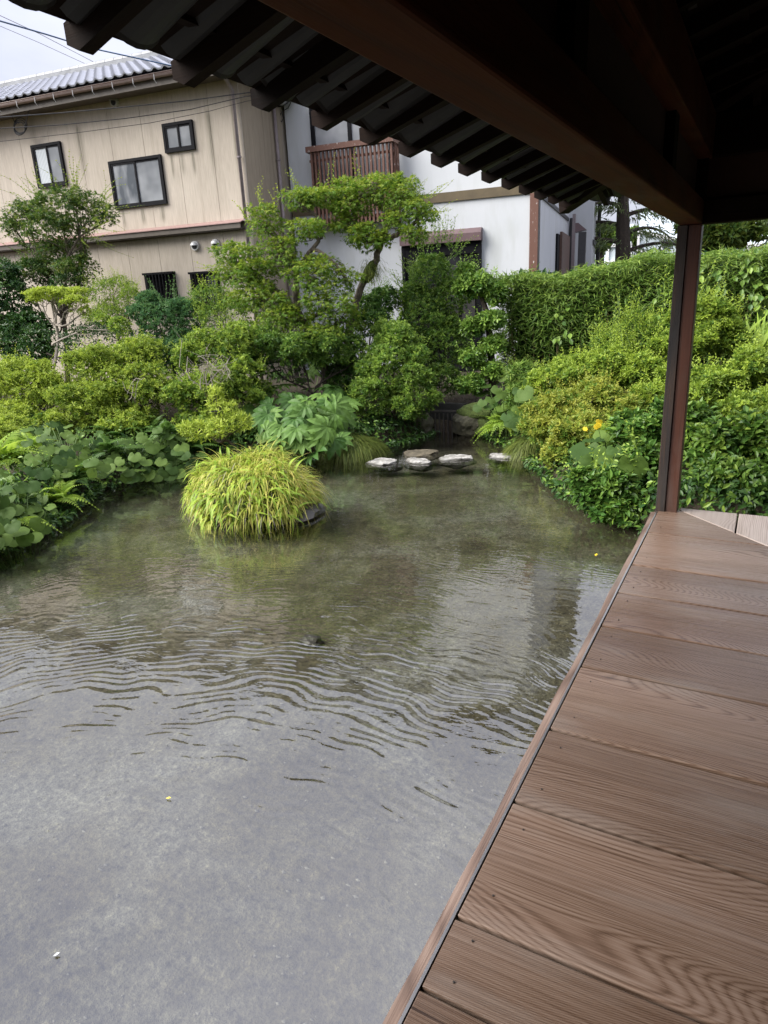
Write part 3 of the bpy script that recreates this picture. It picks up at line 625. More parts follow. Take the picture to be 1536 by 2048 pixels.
MB().box((-1.668, 12.70, 3.42), (-1.645, 17.6, 3.49)).build('band', MT['dark_trim'], wh, house=True)
MB().box((-1.815, 12.462, .3), (-1.672, 12.50, 3.473)).build('corner_post', MT['peel'], wh, house=True, bevel=.004)
MB().box((-1.670, 12.462, .3), (-1.650, 12.56, 3.473)).build('corner_trim', MT['dark_trim'], wh, house=True)
mb = MB()
mb.add(*slab([(-6.9, 11.9, 6.55), (-1.1, 11.9, 6.55), (-1.1, 15.2, 7.55), (-6.9, 15.2, 7.55)], .09)); mb.add(*slab([(-6.9, 18.5, 6.55), (-6.9, 15.2, 7.55), (-1.1, 15.2, 7.55), (-1.1, 18.5, 6.55)], .09))
mb.build('roof', MT['tile_dark'], wh, house=True)
MB().add([(-6.28, 12.5, 6.62), (-6.28, 17.9, 6.62), (-6.28, 15.2, 7.5), (-1.67, 12.5, 6.62), (-1.67, 17.9, 6.62), (-1.67, 15.2, 7.5)], [(0, 1, 2), (5, 4, 3)]).build('gable', MT['white'], wh, house=True)
# balcony
bal = MB().box((-5.73, 12.10, 4.455), (-4.08, 12.22, 4.545)).box((-5.73, 12.22, 4.455), (-5.66, 12.497, 4.545)).box((-4.15, 12.22, 4.455), (-4.08, 12.497, 4.545)).build('balcony', MT['peel'], wh, house=True)
for k in range(21):
    a = -5.66 + .0755 * k; MB().box((a, 12.135, 3.22), (a + .034, 12.17, 4.453)).build('slat', MT['peel'], bal, house=True)
for k in range(3):
    MB().box((-5.70, 12.23 + .09 * k, 3.22), (-5.665, 12.26 + .09 * k, 4.453)).build('slat', MT['peel'], bal, house=True)
    MB().box((-4.125, 12.23 + .09 * k, 3.22), (-4.09, 12.26 + .09 * k, 4.453)).build('slat', MT['peel'], bal, house=True)
MB().box((-5.70, 12.172, 3.30), (-4.10, 12.21, 3.36)).build('balcony_rail', MT['peel'], bal, house=True)
MB().box((-5.70, 12.172, 4.30), (-4.10, 12.20, 4.34)).build('balcony_rail', MT['peel'], bal, house=True)
MB().box((-5.72, 12.212, 3.24), (-4.08, 12.46, 3.30)).build('balcony_floor', MT['dark_trim'], bal, house=True)
w = ring(MB(), -5.76, -4.20, 3.66, 5.75, 12.44, 12.497, .075).box((-5.04, 12.445, 3.735), (-4.97, 12.49, 5.675)).build('balcony_window', MT['frame'], wh, house=True)
for a, b in ((-5.685, -5.04), (-4.97, -4.275)): MB().box((a, 12.47, 3.735), (b, 12.478, 5.675)).build('pane', MT['pane'], w, house=True)
# shutter box over the sliding door
sb = MB().add([(-4.11, 12.33, 2.80), (-2.63, 12.33, 2.80), (-2.63, 12.33, 2.93), (-4.11, 12.33, 2.93), (-4.11, 12.40, 3.01), (-2.63, 12.40, 3.01), (-2.63, 12.498, 3.01), (-4.11, 12.498, 3.01), (-4.11, 12.498, 2.80), (-2.63, 12.498, 2.80)], [(0, 1, 2, 3), (3, 2, 5, 4), (4, 5, 6, 7), (8, 9, 1, 0), (0, 3, 4, 7, 8), (9, 6, 5, 2, 1)]).build('shutter_box', MT['shutter'], wh, house=True)
dr = ring(MB(), -4.11, -2.645, .55, 2.795, 12.42, 12.497, .06).box((-3.42, 12.44, .61), (-3.36, 12.48, 2.735)).box((-4.05, 12.43, 2.60), (-2.70, 12.47, 2.735)).build('sliding_door', MT['frame'], wh, house=True)
MB().box((-4.05, 12.472, .61), (-3.42, 12.48, 2.60)).build('pane', MT['pane_dark'], dr, house=True)
MB().box((-3.36, 12.472, .61), (-2.705, 12.48, 2.60)).build('pane', MT['pane_dark'], dr, house=True)
MT['door_panel'] = plain('dark_door_panel', (.03, .028, .028), .45, .2)
for a, b in ((-3.30, -3.06), (-3.0, -2.76)):
    MB().box((a, 12.455, 1.2), (b, 12.471, 2.42)).build('door_panel', MT['door_panel'], dr, house=True, bevel=.02)
# right-hand side of the white house
sh = MB().box((-1.668, 15.15, 2.0), (-1.63, 15.75, 3.0)).build('side_window', MT['frame'], wh, house=True)
MB().box((-1.63, 15.55, 2.0), (-1.58, 17.3, 3.06)).build('shutter', plain('brown_shutter', (.11, .062, .045), .6, .25, 30), sh, house=True)
MB().tube([(-1.60, 17.8, 3.5), (-1.60, 17.8, .4)], .05, 8).build('downpipe', MT['dark_trim'], wh, house=True)
MB().box((-1.55, 17.4, .4), (-1.48, 17.5, 3.55)).build('downpipe', MT['pipe'], wh, house=True)
MB().box((-1.25, 15.5, .4), (-1.10, 15.68, 3.02)).build('porch_post', MT['dark_trim'], wh, house=True)
MB().add([(-1.32, 15.5, 3.20), (-1.26, 15.5, 3.20), (-1.10, 15.5, 3.06), (-1.32, 15.5, 3.02), (-1.32, 15.75, 3.20), (-1.26, 15.75, 3.20), (-1.10, 15.75, 3.06), (-1.32, 15.75, 3.02)], [(0, 1, 2, 3)[::-1], (4, 5, 6, 7), (0, 1, 5, 4), (1, 2, 6, 5), (2, 3, 7, 6), (3, 0, 4, 7)]).build('porch_cap', MT['shutter'], wh, house=True)
MB().bar((-1.10, 17.95, 2.95), (-1.10, 19.25, 2.95), .02, .10).build('band', MT['dark_trim'], wh, house=True)
MB().tube([(-1.06, 19.28, 6.2), (-1.06, 19.28, .4)], .05, 8).build('downpipe', MT['dark_trim'], wh, house=True)

# things fixed to the walls, and the wires
def wp(x, y, D): return at(x, y, D)
ins = thing('cable_bracket', 'white cable bracket with looped black wires high on the white wall', 'cable bracket', wp(560, 222, 12.45))
MB().tube([wp(550, 222, 12.40), wp(552, 242, 12.40)], .045, 10).build('insulator', MT['white'], ins, smooth=True)
MB().tube([wp(560, 208, 12.40), wp(572, 203, 12.40)], .04, 10).build('insulator', MT['white'], ins, smooth=True)
MB().tube([wp(545, 214, 12.38), wp(566, 212, 12.3), wp(578, 203, 12.38)], .012, 6).build('arm', MT['black'], ins)
for pts in ([(545, 222), (543, 235), (549, 247), (555, 240), (552, 226)], [(562, 226), (558, 238), (563, 244), (567, 236), (564, 224)], [(566, 222), (576, 216), (581, 206), (578, 200)]):
    MB().tube([wp(*q, 12.42) for q in pts], .008, 5).build('wire_loop', MT['black'], ins)
coil = thing('cable_coil', 'coil of dark cable hanging by the eave of the beige house', 'cable coil', wp(40, 257, 10.8))
for k in range(3):
    a = np.linspace(0, 2 * math.pi, 25); c0 = np.array((39 + k, 257 - k * 3))
    MB().tube([wp(c0[0] + (11 + k) * math.cos(q), c0[1] + (13 + k) * math.sin(q), 10.8 + .01 * k) for q in a], .010, 5).build('loop', MT['black'], coil)
MB().tube([wp(22, 229, 10.8), wp(30, 246, 10.8), wp(38, 246, 10.8)], .008, 5).tube([wp(59, 217, 10.7), wp(52, 245, 10.75), wp(49, 256, 10.8)], .008, 5).build('tail', MT['black'], coil)
def wire(name, label, pts, r_, mt, group='overhead wires'):
    P = [at(x, y, D) for x, y, D in pts]; P = [P[0] + (P[0] - P[1]) * 3] + P
    o = MB().tube(P, r_, 5).build(name, mt); set_props(o, label, 'cable', group)
MT['blue'] = plain('blue_cable', (.05, .11, .22), .5, .1)
wire('overhead_cable', 'topmost of three dark cables crossing the upper windows wall of the beige house', [(0, 235, 9.5), (120, 226, 10), (250, 214, 10.3), (380, 201, 10.7), (490, 186, 10.9), (556, 178, 12.45)], .009, MT['black'])
wire('overhead_cable', 'middle of three dark cables crossing in front of the beige house', [(0, 257, 9.6), (120, 250, 10), (250, 237, 10.3), (380, 219, 10.7), (490, 193, 10.9), (556, 184, 12.45)], .007, MT['black'])
wire('overhead_cable', 'lowest and thinnest of three cables crossing in front of the beige house', [(0, 283, 9.6), (150, 266, 10), (300, 246, 10.4), (420, 222, 10.7), (490, 203, 10.9), (560, 190, 12.45)], .0045, MT['black'])
wire('overhead_cable', 'blue cable crossing the sky and the silver tiled roof', [(0, 42, 8), (90, 68, 8.7), (180, 96, 9.4), (350, 133, 10.2), (440, 150, 10.4), (556, 170, 12.45)], .010, MT['blue'])
wire('overhead_cable', 'upper thin grey wire in the sky above the ridge', [(0, 31, 24), (80, 68, 27), (195, 128, 31), (260, 165, 34)], .012, MT['pipe'])
wire('overhead_cable', 'lower thin grey wire in the sky above the ridge', [(0, 52, 24), (80, 86, 27), (178, 131, 31), (250, 165, 34)], .010, MT['pipe'])

# ------------------------------------------------------------------ plants
def T(v, f): return np.array(v, float), np.array(f)
TPL = {
 'fold': T([(0, 0, 0), (.5, .5, .14), (0, 1, 0), (-.5, .5, .14)], [(0, 1, 2), (0, 2, 3)]),
 'lance': T([(0, 0, 0), (.5, .32, .08), (0, .45, .04), (-.5, .32, .08), (0, 1, -.16)], [(0, 1, 2), (1, 4, 2), (2, 4, 3), (0, 2, 3)]),
 'gloss': T([(0, 0, 0), (.42, .28, .10), (.46, .62, .08), (0, 1, -.08), (-.46, .62, .08), (-.42, .28, .10), (0, .45, 0)], [(0, 1, 6), (1, 2, 6), (2, 3, 6), (3, 4, 6), (4, 5, 6), (5, 0, 6)]),
}
mv = [(0, 0, 0)]; 
for k, (a, l) in enumerate(((-105, .50), (-78, .30), (-50, .82), (-26, .36), (0, 1.0), (26, .36), (50, .82), (78, .30), (105, .50))):
    mv.append((l * math.sin(R(a)) * .95, l * math.cos(R(a)), -.10 * l if k % 2 == 0 else .04))
TPL['maple'] = T(mv, [(0, k, k + 1) for k in range(1, 9)])

class Leaves:
    def __init__(s): s.V = []; s.F = []; s.r = []; s.y = []; s.n = 0
    def add(s, tpl, P, A, Nn, Lg, Wd, rnd, young):
        tv, tf = TPL[tpl]; n = len(P); y = nrm(A); z = nrm(Nn - (Nn * y).sum(1)[:, None] * y); x = np.cross(y, z)
        Lg = np.broadcast_to(Lg, (n,)); Wd = np.broadcast_to(Wd, (n,))
        V = P[:, None] + x[:, None] * (tv[None, :, 0] * Wd[:, None])[..., None] + y[:, None] * (tv[None, :, 1] * Lg[:, None])[..., None] + z[:, None] * (tv[None, :, 2] * Lg[:, None])[..., None]
        s.V.append(V.reshape(-1, 3)); s.F.append((tf[None] + s.n + len(tv) * np.arange(n)[:, None, None]).reshape(-1, 3)); s.n += n * len(tv)
        s.r.append(np.repeat(np.clip(rnd, 0, 1), len(tv))); s.y.append(np.repeat(np.clip(young, 0, 1), len(tv)))
    def build(s, name, mt, parent):
        me = mesh_np(name, to_local(parent, np.concatenate(s.V)), np.concatenate(s.F), {'rnd': np.concatenate(s.r), 'young': np.concatenate(s.y)})
        return link(name, me, mt, parent)
YAW = math.atan2(CF[0], CF[1]); EXV = np.array([math.cos(YAW), -math.sin(YAW), 0]); EYV = np.array([math.sin(YAW), math.cos(YAW), 0]); EZV = np.array([0, 0, 1.])
def pad(px, py, rx, ry, D, deep=1.0):
    k = ppm(D, px, py); return (at(px, py, D), rx / k, rx / k * deep, ry / k)
def shell(pads, n, up=.35, thick=.16, lump=.18):
    """points on the outer surface of a union of ellipsoids, with their outward normals"""
    areas = np.array([(a * b + a * c + b * c) for _, a, b, c in pads]); which = rng.choice(len(pads), n, p=areas / areas.sum())
    C0 = np.array([p[0] for p in pads])[which]; Rd = np.array([p[1:] for p in pads])[which]
    d = rdir(n); d[:, 2] += up; d = nrm(d)
    f = 1 + lump * (np.sin(d[:, 0] * 7 + which * 2.1) * np.sin(d[:, 1] * 6 + which) * np.sin(d[:, 2] * 6.5 + which * .7)) - np.abs(rng.normal(0, thick, n))
    loc = d * Rd * f[:, None]; nl = nrm(d / Rd)
    to_w = lambda v: v[:, :1] * EXV + v[:, 1:2] * EYV + v[:, 2:] * EZV
    P = C0 + to_w(loc); Nn = to_w(nl)
    ok = np.ones(n, bool)                                  # drop points buried in another lump
    for i, (c, a, b, h) in enumerate(pads):
        q = P - c; e = np.stack([q @ EXV / a, q @ EYV / b, q[:, 2] / h], 1); ok &= (which == i) | ((e ** 2).sum(1) > .62)
    return P[ok], Nn[ok], f[ok]
def split_pads(pads, n, size=.42, flat=.7):
    """break a bush outline into smaller overlapping lumps"""
    P, Nn, _ = shell(pads, n, .3, .05, .1); out = []
    for c, nn in zip(P, Nn):
        i = int(np.argmin([np.linalg.norm((c - p[0]) / np.array([p[1], p[2], p[3]])) for p in pads])); m_ = (pads[i][1] * pads[i][3]) ** .5
        r_ = m_ * size * rng.uniform(.7, 1.25); out.append((c - nn * r_ * .55, r_, r_, r_ * flat))
    return out + [(p[0], p[1] * .8, p[2] * .8, p[3] * .8) for p in pads]
def rosettes(lv, P, Nn, tpl, Lg, Wd, k=6, spread=60, upw=.6, young=.35, jit=.35):
    n = len(P); s_ = nrm(Nn * .7 + EZV * upw + rng.normal(0, jit, (n, 3)))
    a0 = rng.uniform(0, 6.28, n); ref = nrm(rng.normal(size=(n, 3))); u_ = nrm(np.cross(s_, ref)); v_ = np.cross(s_, u_)
    rn = rng.beta(2, 2, n); yg = np.clip(rng.normal(young - .25, .28, n) + .45 * np.clip(s_[:, 2], 0, 1) * young, 0, 1)
    for i in range(k):
        ph = a0 + 6.283 * i / k + rng.normal(0, .25, n); el = R(spread) + rng.normal(0, .25, n)
        out = u_ * np.cos(ph)[:, None] + v_ * np.sin(ph)[:, None]
        A = s_ * np.cos(el)[:, None] + out * np.sin(el)[:, None]
        sz = rng.uniform(.75, 1.2, n)
        lv.add(tpl, P + rng.normal(0, Lg * .12, (n, 3)), A, s_ + .25 * out, Lg * sz, Wd * sz, rn + rng.normal(0, .12, n), yg)
def twigs(lv, starts, dirs, length, tpl, Lg, Wd, n=9, droop=.2, young=.3, mb=None, r_=.002, taper=True):
    """leafy shoots: leaves set alternately along each shoot"""
    for p, d in zip(starts, dirs):
        d = np.array(d) / np.linalg.norm(d); ln = length * rng.uniform(.7, 1.2); tt = np.linspace(0, 1, n)
        side_ = nrm(np.cross(d, rng.normal(size=3))); pts = p + d * (tt[:, None] * ln) - EZV * (droop * ln * tt[:, None] ** 2) + side_ * (.08 * ln * np.sin(tt[:, None] * 3))
        sg = np.where(np.arange(n) % 2, 1, -1)[:, None]; A = d * .55 + sg * nrm(np.cross(d, EZV) + .3 * rng.normal(size=3)) * .8 + rng.normal(0, .2, (n, 3))
        sc = (1 - .45 * tt if taper else 1) * rng.uniform(.8, 1.15, n)
        lv.add(tpl, pts, A, np.tile(EZV, (n, 1)) + rng.normal(0, .35, (n, 3)), Lg * sc, Wd * sc, rng.uniform(.2, .9) + rng.normal(0, .1, n), np.clip(young + .5 * (tt - .5) + rng.normal(0, .1, n), 0, 1))
        if mb is not None: mb.tube(pts[::2], np.linspace(r_, r_ * .4, len(pts[::2])), 4, False)
def limb(mb, a, b, r0, r1, wig=.12, n=6, sides=6, sag=0):
    a = np.array(a); b = np.array(b); t_ = np.linspace(0, 1, n)[:, None]; ln = np.linalg.norm(b - a)
    w1, w2 = rng.normal(size=3), rng.normal(size=3)
    P = a + (b - a) * t_ + wig * ln * (np.sin(t_ * 3.14) * w1 * .5 + np.sin(t_ * 6.28) * w2 * .35) + EZV * (sag * ln * np.sin(t_ * 3.14))
    mb.tube(P, np.linspace(r0, r1, n), sides, False); return P
def branches(parent, base, pads, mt, r0=.03, nsub=5, npads=None, name='branches', fork=.35):
    mb = MB(); cs = [np.array(p[0]) for p in pads]; tot = np.mean(cs, 0); fk = base + (tot - base) * fork
    limb(mb, base, fk, r0, r0 * .8, .08)
    for p in pads[:npads]:
        c = np.array(p[0]); Pm = limb(mb, fk, c - EZV * p[3] * .4, r0 * .55, r0 * .3)
        q, _, _ = shell([(p[0], p[1] * .85, p[2] * .85, p[3] * .85)], nsub, .2)
        for s_ in q: limb(mb, Pm[int(rng.integers(2, 6))], s_, r0 * .22, r0 * .08, .15, 5, 4)
    return mb.build(name, mt, parent)
def on_bank(x, y, h):
    """first place along a sight line that lies h above the garden soil"""
    d = ray(x, y); d = d / np.linalg.norm(d); t_ = np.arange(2.5, 14, .03); P = np.array([0, 0, EYE]) + t_[:, None] * d
    g_ = np.maximum(gh(P[:, 0], P[:, 1]), 0.0); hit = np.nonzero((P[:, 2] - g_ < h) & (pond_dist(P[:, 0], P[:, 1]) > -.30))[0]
    return P[hit[0]] if len(hit) else P[-1]
def ground_pt(p): return np.array([p[0], p[1], float(gh(p[0], p[1]))])
def bush(name, label, cat, pads, kind, mt, n, Lg, Wd, k=6, spread=60, young=.35, lumps=0, lsize=.42, flat=.7, bark='dark_bark', r0=.03, group=None, base=None, up=.35, jit=.35, thick=.16, upw=.6, tpl='fold', nsub=5, fork=.35, sprigs=None, sl=.19):
    c = np.mean([p[0] for p in pads], 0); b = ground_pt(c) if base is None else np.array(base)
    th_ = thing(name, label, cat, b, 0, group)
    pp_ = split_pads(pads, lumps, lsize, flat) if lumps else pads
    lv = Leaves(); P, Nn, _ = shell(pp_, n, up, thick)
    if kind == 'ros': rosettes(lv, P, Nn, tpl, Lg, Wd, k, spread, upw, young, jit)
    elif kind == 'spray':                                   # single leaves, blades turned to the sky
        m_ = len(P); A = nrm(Nn * .6 + rng.normal(0, .6, (m_, 3)) - EZV * .15)
        cl = np.clip(rng.normal(young - .2, .25, m_), 0, 1)
        lv.add(tpl, P, A, EZV * 1.0 + Nn * .5 + rng.normal(0, jit, (m_, 3)), Lg * rng.uniform(.7, 1.25, m_), Wd * rng.uniform(.75, 1.2, m_), rng.beta(2, 2, m_), cl)
    if sprigs is None: sprigs = 170 if mt.startswith('azalea') else 90 if mt.startswith('glossy') else 30
    if sprigs:                                              # young shoots standing out of the outline
        P, Nn, _ = shell(pp_, sprigs * 3, .8, .03); P, Nn = P[:sprigs], Nn[:sprigs]
        twigs(lv, P, nrm(Nn * .7 + EZV * .8 + rng.normal(0, .4, Nn.shape)), sl, tpl, Lg * .95, Wd * .95, 9, .1, min(.95, young + .25))
    lv.build('foliage', MT[mt], th_)
    if r0: branches(th_, b - EZV * .05, pads, MT[bark], r0, nsub, fork=fork)
    th_['pads'] = len(pads)
    return th_

# large leaves that can be told apart: round leaves, palmate leaves, fern fronds (shared meshes, one object per leaf)
def round_leaf_mesh(seed):
    g = np.random.default_rng(seed); n = 17; V = [(0, .08, -.02)]
    for k in range(n):
        a = R(-160 + 320 * k / (n - 1)); rr = .52 * (1 + .05 * math.cos(5 * a + seed) + .035 * (k % 2)) * (1 - .12 * (abs(a) / 3.14) ** 3)
        V.append((rr * math.sin(a), .32 + rr * math.cos(a) * .95, .045 * math.sin(3 * a + seed) + .05 * g.normal() * .4))
    for k in range(n):
        x, y, z = V[1 + k]; V.append((x * .55, .2 + (y - .2) * .55, .045 + z * .3))
    F = [(0, n + 1 + k, n + 2 + k) for k in range(n - 1)] + [(n + 1 + k, 1 + k, 2 + k, n + 2 + k) for k in range(n - 1)]
    me = mesh_np('leaf', np.array(V), F, {'young': np.zeros(len(V))}, smooth=True); me.materials.append(MT['round']); return me
def palm_leaf_mesh(seed):
    g = np.random.default_rng(seed); nl = 8; V = [(0, 0, 0)]; F = []
    for k in range(nl):
        a = R(-115 + 230 * k / (nl - 1)); ln = (.98 - .38 * (abs(a) / 2.1) ** 2) * g.uniform(.92, 1.05); w = .165 * ln
        d = np.array([math.sin(a), math.cos(a), 0]); s_ = np.array([math.cos(a), -math.sin(a), 0]); dz = -.16
        q = len(V)
        for t_, ww, z in ((.32, .75, .05), (.62, 1.05, .02), (.82, .7, -.06)):
            V += [tuple(d * ln * t_ + s_ * w * ww + (0, 0, z + .03)), tuple(d * ln * t_ + (0, 0, z - .01)), tuple(d * ln * t_ - s_ * w * ww + (0, 0, z + .03))]
        V.append(tuple(d * ln + (0, 0, dz)))
        F += [(0, q, q + 1), (0, q + 1, q + 2)]
        for i in (0, 3): F += [(q + i, q + i + 3, q + i + 4, q + i + 1), (q + i + 1, q + i + 4, q + i + 5, q + i + 2)]
        F += [(q + 6, q + 9, q + 7), (q + 7, q + 9, q + 8)]
    me = mesh_np('leaf', np.array(V), F, {'young': np.zeros(len(V))}, smooth=False); me.materials.append(MT['fatsia']); return me
def frond_mesh(seed, mt, pairs=15, width=.22, droop=.45, single=False):
    g = np.random.default_rng(seed); V = []; F = []
    ts = np.linspace(.12, .98, pairs)
    path = lambda t_: np.array([0, t_ * (1 - .12 * t_), .38 * t_ - (.38 + droop) * t_ ** 2])
    def leaf(p, d, up, ln, w):
        q = len(V); s_ = np.cross(d, up); V.extend([tuple(p), tuple(p + d * ln * .45 + s_ * w + up * w * .4), tuple(p + d * ln - up * ln * .12), tuple(p + d * ln * .45 - s_ * w + up * w * .4)]); F.extend([(q, q + 1, q + 2), (q, q + 2, q + 3)])
    for t_ in ts:
        p = path(t_); tg = path(t_ + .02) - path(t_ - .02); tg /= np.linalg.norm(tg); up = np.cross((1, 0, 0), tg); ln = width * (math.sin(math.pi * min(1, t_ * .8 + .22)) * (1.02 - t_) * 1.5 + .12)
        for s_ in (-1, 1):
            d = np.array([s_ * .88, 0, 0]) + tg * .45 - up * .1 + g.normal(0, .04, 3); d /= np.linalg.norm(d); leaf(p, d, up, ln, ln * .13 + .012)
    leaf(path(.96), (path(1) - path(.9)) / np.linalg.norm(path(1) - path(.9)), np.array([0, 0, 1.]), .08, .015)
    pts = [path(t_) for t_ in np.linspace(0, 1, 7)]
    for a, b in zip(pts[:-1], pts[1:]):
        q = len(V); V.extend([tuple(a + (.006, 0, 0)), tuple(a - (.006, 0, 0)), tuple(b - (.004, 0, 0)), tuple(b + (.004, 0, 0))]); F.append((q, q + 1, q + 2, q + 3))
    me = mesh_np('frond', np.array(V), F, {'young': g.uniform(0, .25, len(V))}); me.materials.append(mt); return me
def strap_mesh(seed, mt, w=.072):
    """long pointed arching leaf"""
    g = np.random.default_rng(seed); V = []; F = []; n = 6
    for i in range(n + 1):
        t_ = i / n; c = np.array([.04 * math.sin(3 * t_ + seed), t_ * (1 - .15 * t_), .42 * t_ - .95 * t_ ** 2]); ww = w * (math.sin(math.pi * (t_ * .82 + .12)) * (1 - t_ ** 3) + .06)
        V += [tuple(c + (ww, 0, .25 * ww)), tuple(c), tuple(c + (-ww, 0, .25 * ww))]
    for i in range(n): F += [(3 * i, 3 * i + 3, 3 * i + 4, 3 * i + 1), (3 * i + 1, 3 * i + 4, 3 * i + 5, 3 * i + 2)]
    me = mesh_np('frond', np.array(V), F, {'young': np.repeat(np.linspace(.3, 0, n + 1), 3)}); me.materials.append(mt); return me
RL = [round_leaf_mesh(s_) for s_ in range(4)]; PLM = [palm_leaf_mesh(s_) for s_ in range(3)]
FR = [frond_mesh(s_, MT['frond']) for s_ in range(3)]; FRD = [frond_mesh(10 + s_, MT['frond_dark'], 17, .19, .5) for s_ in range(3)]
ST = [strap_mesh(s_, MT['frond']) for s_ in range(3)]

def clump(name, label, cat, spots, meshes, size, mt_stem, lean=.55, part='leaf', root=None, group=None, tilt=.75, stem=True, toward=None, yr=.35):
    """a plant of separate big leaves, each on its own stalk; spots are leaf centres"""
    c = np.mean(spots, 0); b = ground_pt(c) if root is None else np.array(root); th_ = thing(name, label, cat, b, 0, group); mb = MB()
    for p in spots:
        out = p - b; out[2] = 0; out = nrm(out + 1e-6); face = (np.array([0, 0, EYE]) - p) if toward is None else np.array(toward); face[2] = 0; face = nrm(face)
        n_ = nrm(EZV + tilt * face + .25 * out + rng.normal(0, .36, 3)); y_ = nrm(face * (.8 if yr < .5 else .3) + out * .5 - EZV * .3 + rng.normal(0, yr, 3)); s_ = size * rng.uniform(.72, 1.2)
        y_ = nrm(y_ - (y_ @ n_) * n_); inst(part, meshes[int(rng.integers(len(meshes)))], th_, basis_mtx(p - y_ * s_ * .3, y_, n_, s_, th_))
        if stem:
            q = b + (p - b) * np.array([.35, .35, 0]) + rng.normal(0, .02, 3) * (1, 1, 0); q[2] = float(gh(q[0], q[1])) - .03 if root is None else b[2]
            t_ = np.linspace(0, 1, 5)[:, None]; mb.tube(q + (p - y_ * s_ * .22 - q) * t_ + (EZV * .06 * np.sin(t_ * 3.14)), [.006, .005, .005, .004, .004], 4, False)
    if stem: mb.build('stalks', mt_stem, th_)
    return th_
def fern(name, label, base, meshes, n, size, az=(0, 360), el=(20, 65), cat='fern', group=None, part='frond'):
    th_ = thing(name, label, cat, base, 0, group)
    for i in range(n):
        a = R(az[0] + (az[1] - az[0]) * (i + rng.uniform(.2, .8)) / n); e = R(rng.uniform(*el)); d = np.array([math.sin(a) * math.cos(e), math.cos(a) * math.cos(e), math.sin(e)])
        up = EZV - d * d[2] + 1e-3 * EXV
        inst(part, meshes[int(rng.integers(len(meshes)))], th_, basis_mtx(np.array(base) + rng.normal(0, .02, 3), d, up, size * rng.uniform(.7, 1.15), th_))
    return th_
def blades(parent, name, mt, base, outdir, ln, w, lift, droop, rnd, young, seg=5):
    n = len(base); t_ = np.linspace(0, 1, seg + 1); out = nrm(outdir); side_ = nrm(np.cross(out, EZV) + 1e-6)
    ctr = base[:, None] + out[:, None] * (ln[:, None] * t_)[..., None] * (.85) + EZV * (ln[:, None] * (lift[:, None] * t_ - droop[:, None] * t_ ** 2))[..., None]
    wd = (w[:, None] * (np.sin(np.pi * (t_ * .8 + .2))[None]))[..., None]
    V = np.stack([ctr - side_[:, None] * wd, ctr + side_[:, None] * wd], 2).reshape(n, -1, 3)
    f = np.array([(2 * i, 2 * i + 1, 2 * i + 3, 2 * i + 2) for i in range(seg)]); F = (f[None] + (2 * seg + 2) * np.arange(n)[:, None, None]).reshape(-1, 4)
    k = 2 * seg + 2; yv = (young[:, None] + .3 * np.repeat(t_, 2)[None] - .1)
    me = mesh_np(name, to_local(parent, V.reshape(-1, 3)), F, {'rnd': np.repeat(rnd, k), 'young': np.clip(yv, 0, 1).ravel()}); return link(name, me, mt, parent)
def rock_mesh(seed, a, b, h, flat=.0, sub=3, rough=.28):
    import bmesh
    g = np.random.default_rng(seed); bm = bmesh.new(); bmesh.ops.create_icosphere(bm, subdivisions=sub, radius=1)
    from mathutils import noise as mn
    off = Vector(g.uniform(-50, 50, 3))
    for v in bm.verts:
        d = v.co.copy(); k = 1 + rough * mn.noise(d * 1.3 + off) + .12 * mn.noise(d * 3.1 + off) + .05 * mn.noise(d * 7 + off)
        v.co = Vector((d.x * a * k, d.y * b * k, d.z * h * k))
        if flat and v.co.z > flat * h: v.co.z = flat * h + (v.co.z - flat * h) * .25 + .012 * mn.noise(d * 6 + off)
    me = bpy.data.meshes.new('rock'); bm.to_mesh(me); bm.free(); return me

# ---- beyond the garden
LF = lambda: Leaves()
def far_tree(name, label, pads, trunk, mt, n, Lg, group=None, tr_r=.16):
    c = np.mean([p[0] for p in pads], 0); b = ground_pt(trunk[0]); th_ = thing(name, label, 'tree', b, 0, group); lv = LF()
    P, Nn, _ = shell(split_pads(pads, 14, .4), n, .2, .2); m_ = len(P)
    lv.add('fold', P, nrm(rng.normal(size=(m_, 3)) + Nn), Nn + EZV + rng.normal(0, .5, (m_, 3)), Lg * rng.uniform(.6, 1.3, m_), Lg * .5 * rng.uniform(.7, 1.2, m_), rng.beta(2, 2, m_), rng.beta(1.2, 4, m_)); lv.build('crown', MT[mt], th_)
    mb = MB(); P = [b] + [np.array(q) for q in trunk[1:]]; mb.tube(P, np.linspace(tr_r, tr_r * .5, len(P)), 8)
    for p in pads: limb(mb, P[-1], p[0], tr_r * .4, tr_r * .15)
    mb.build('trunk', MT['dark_bark'], th_); return th_
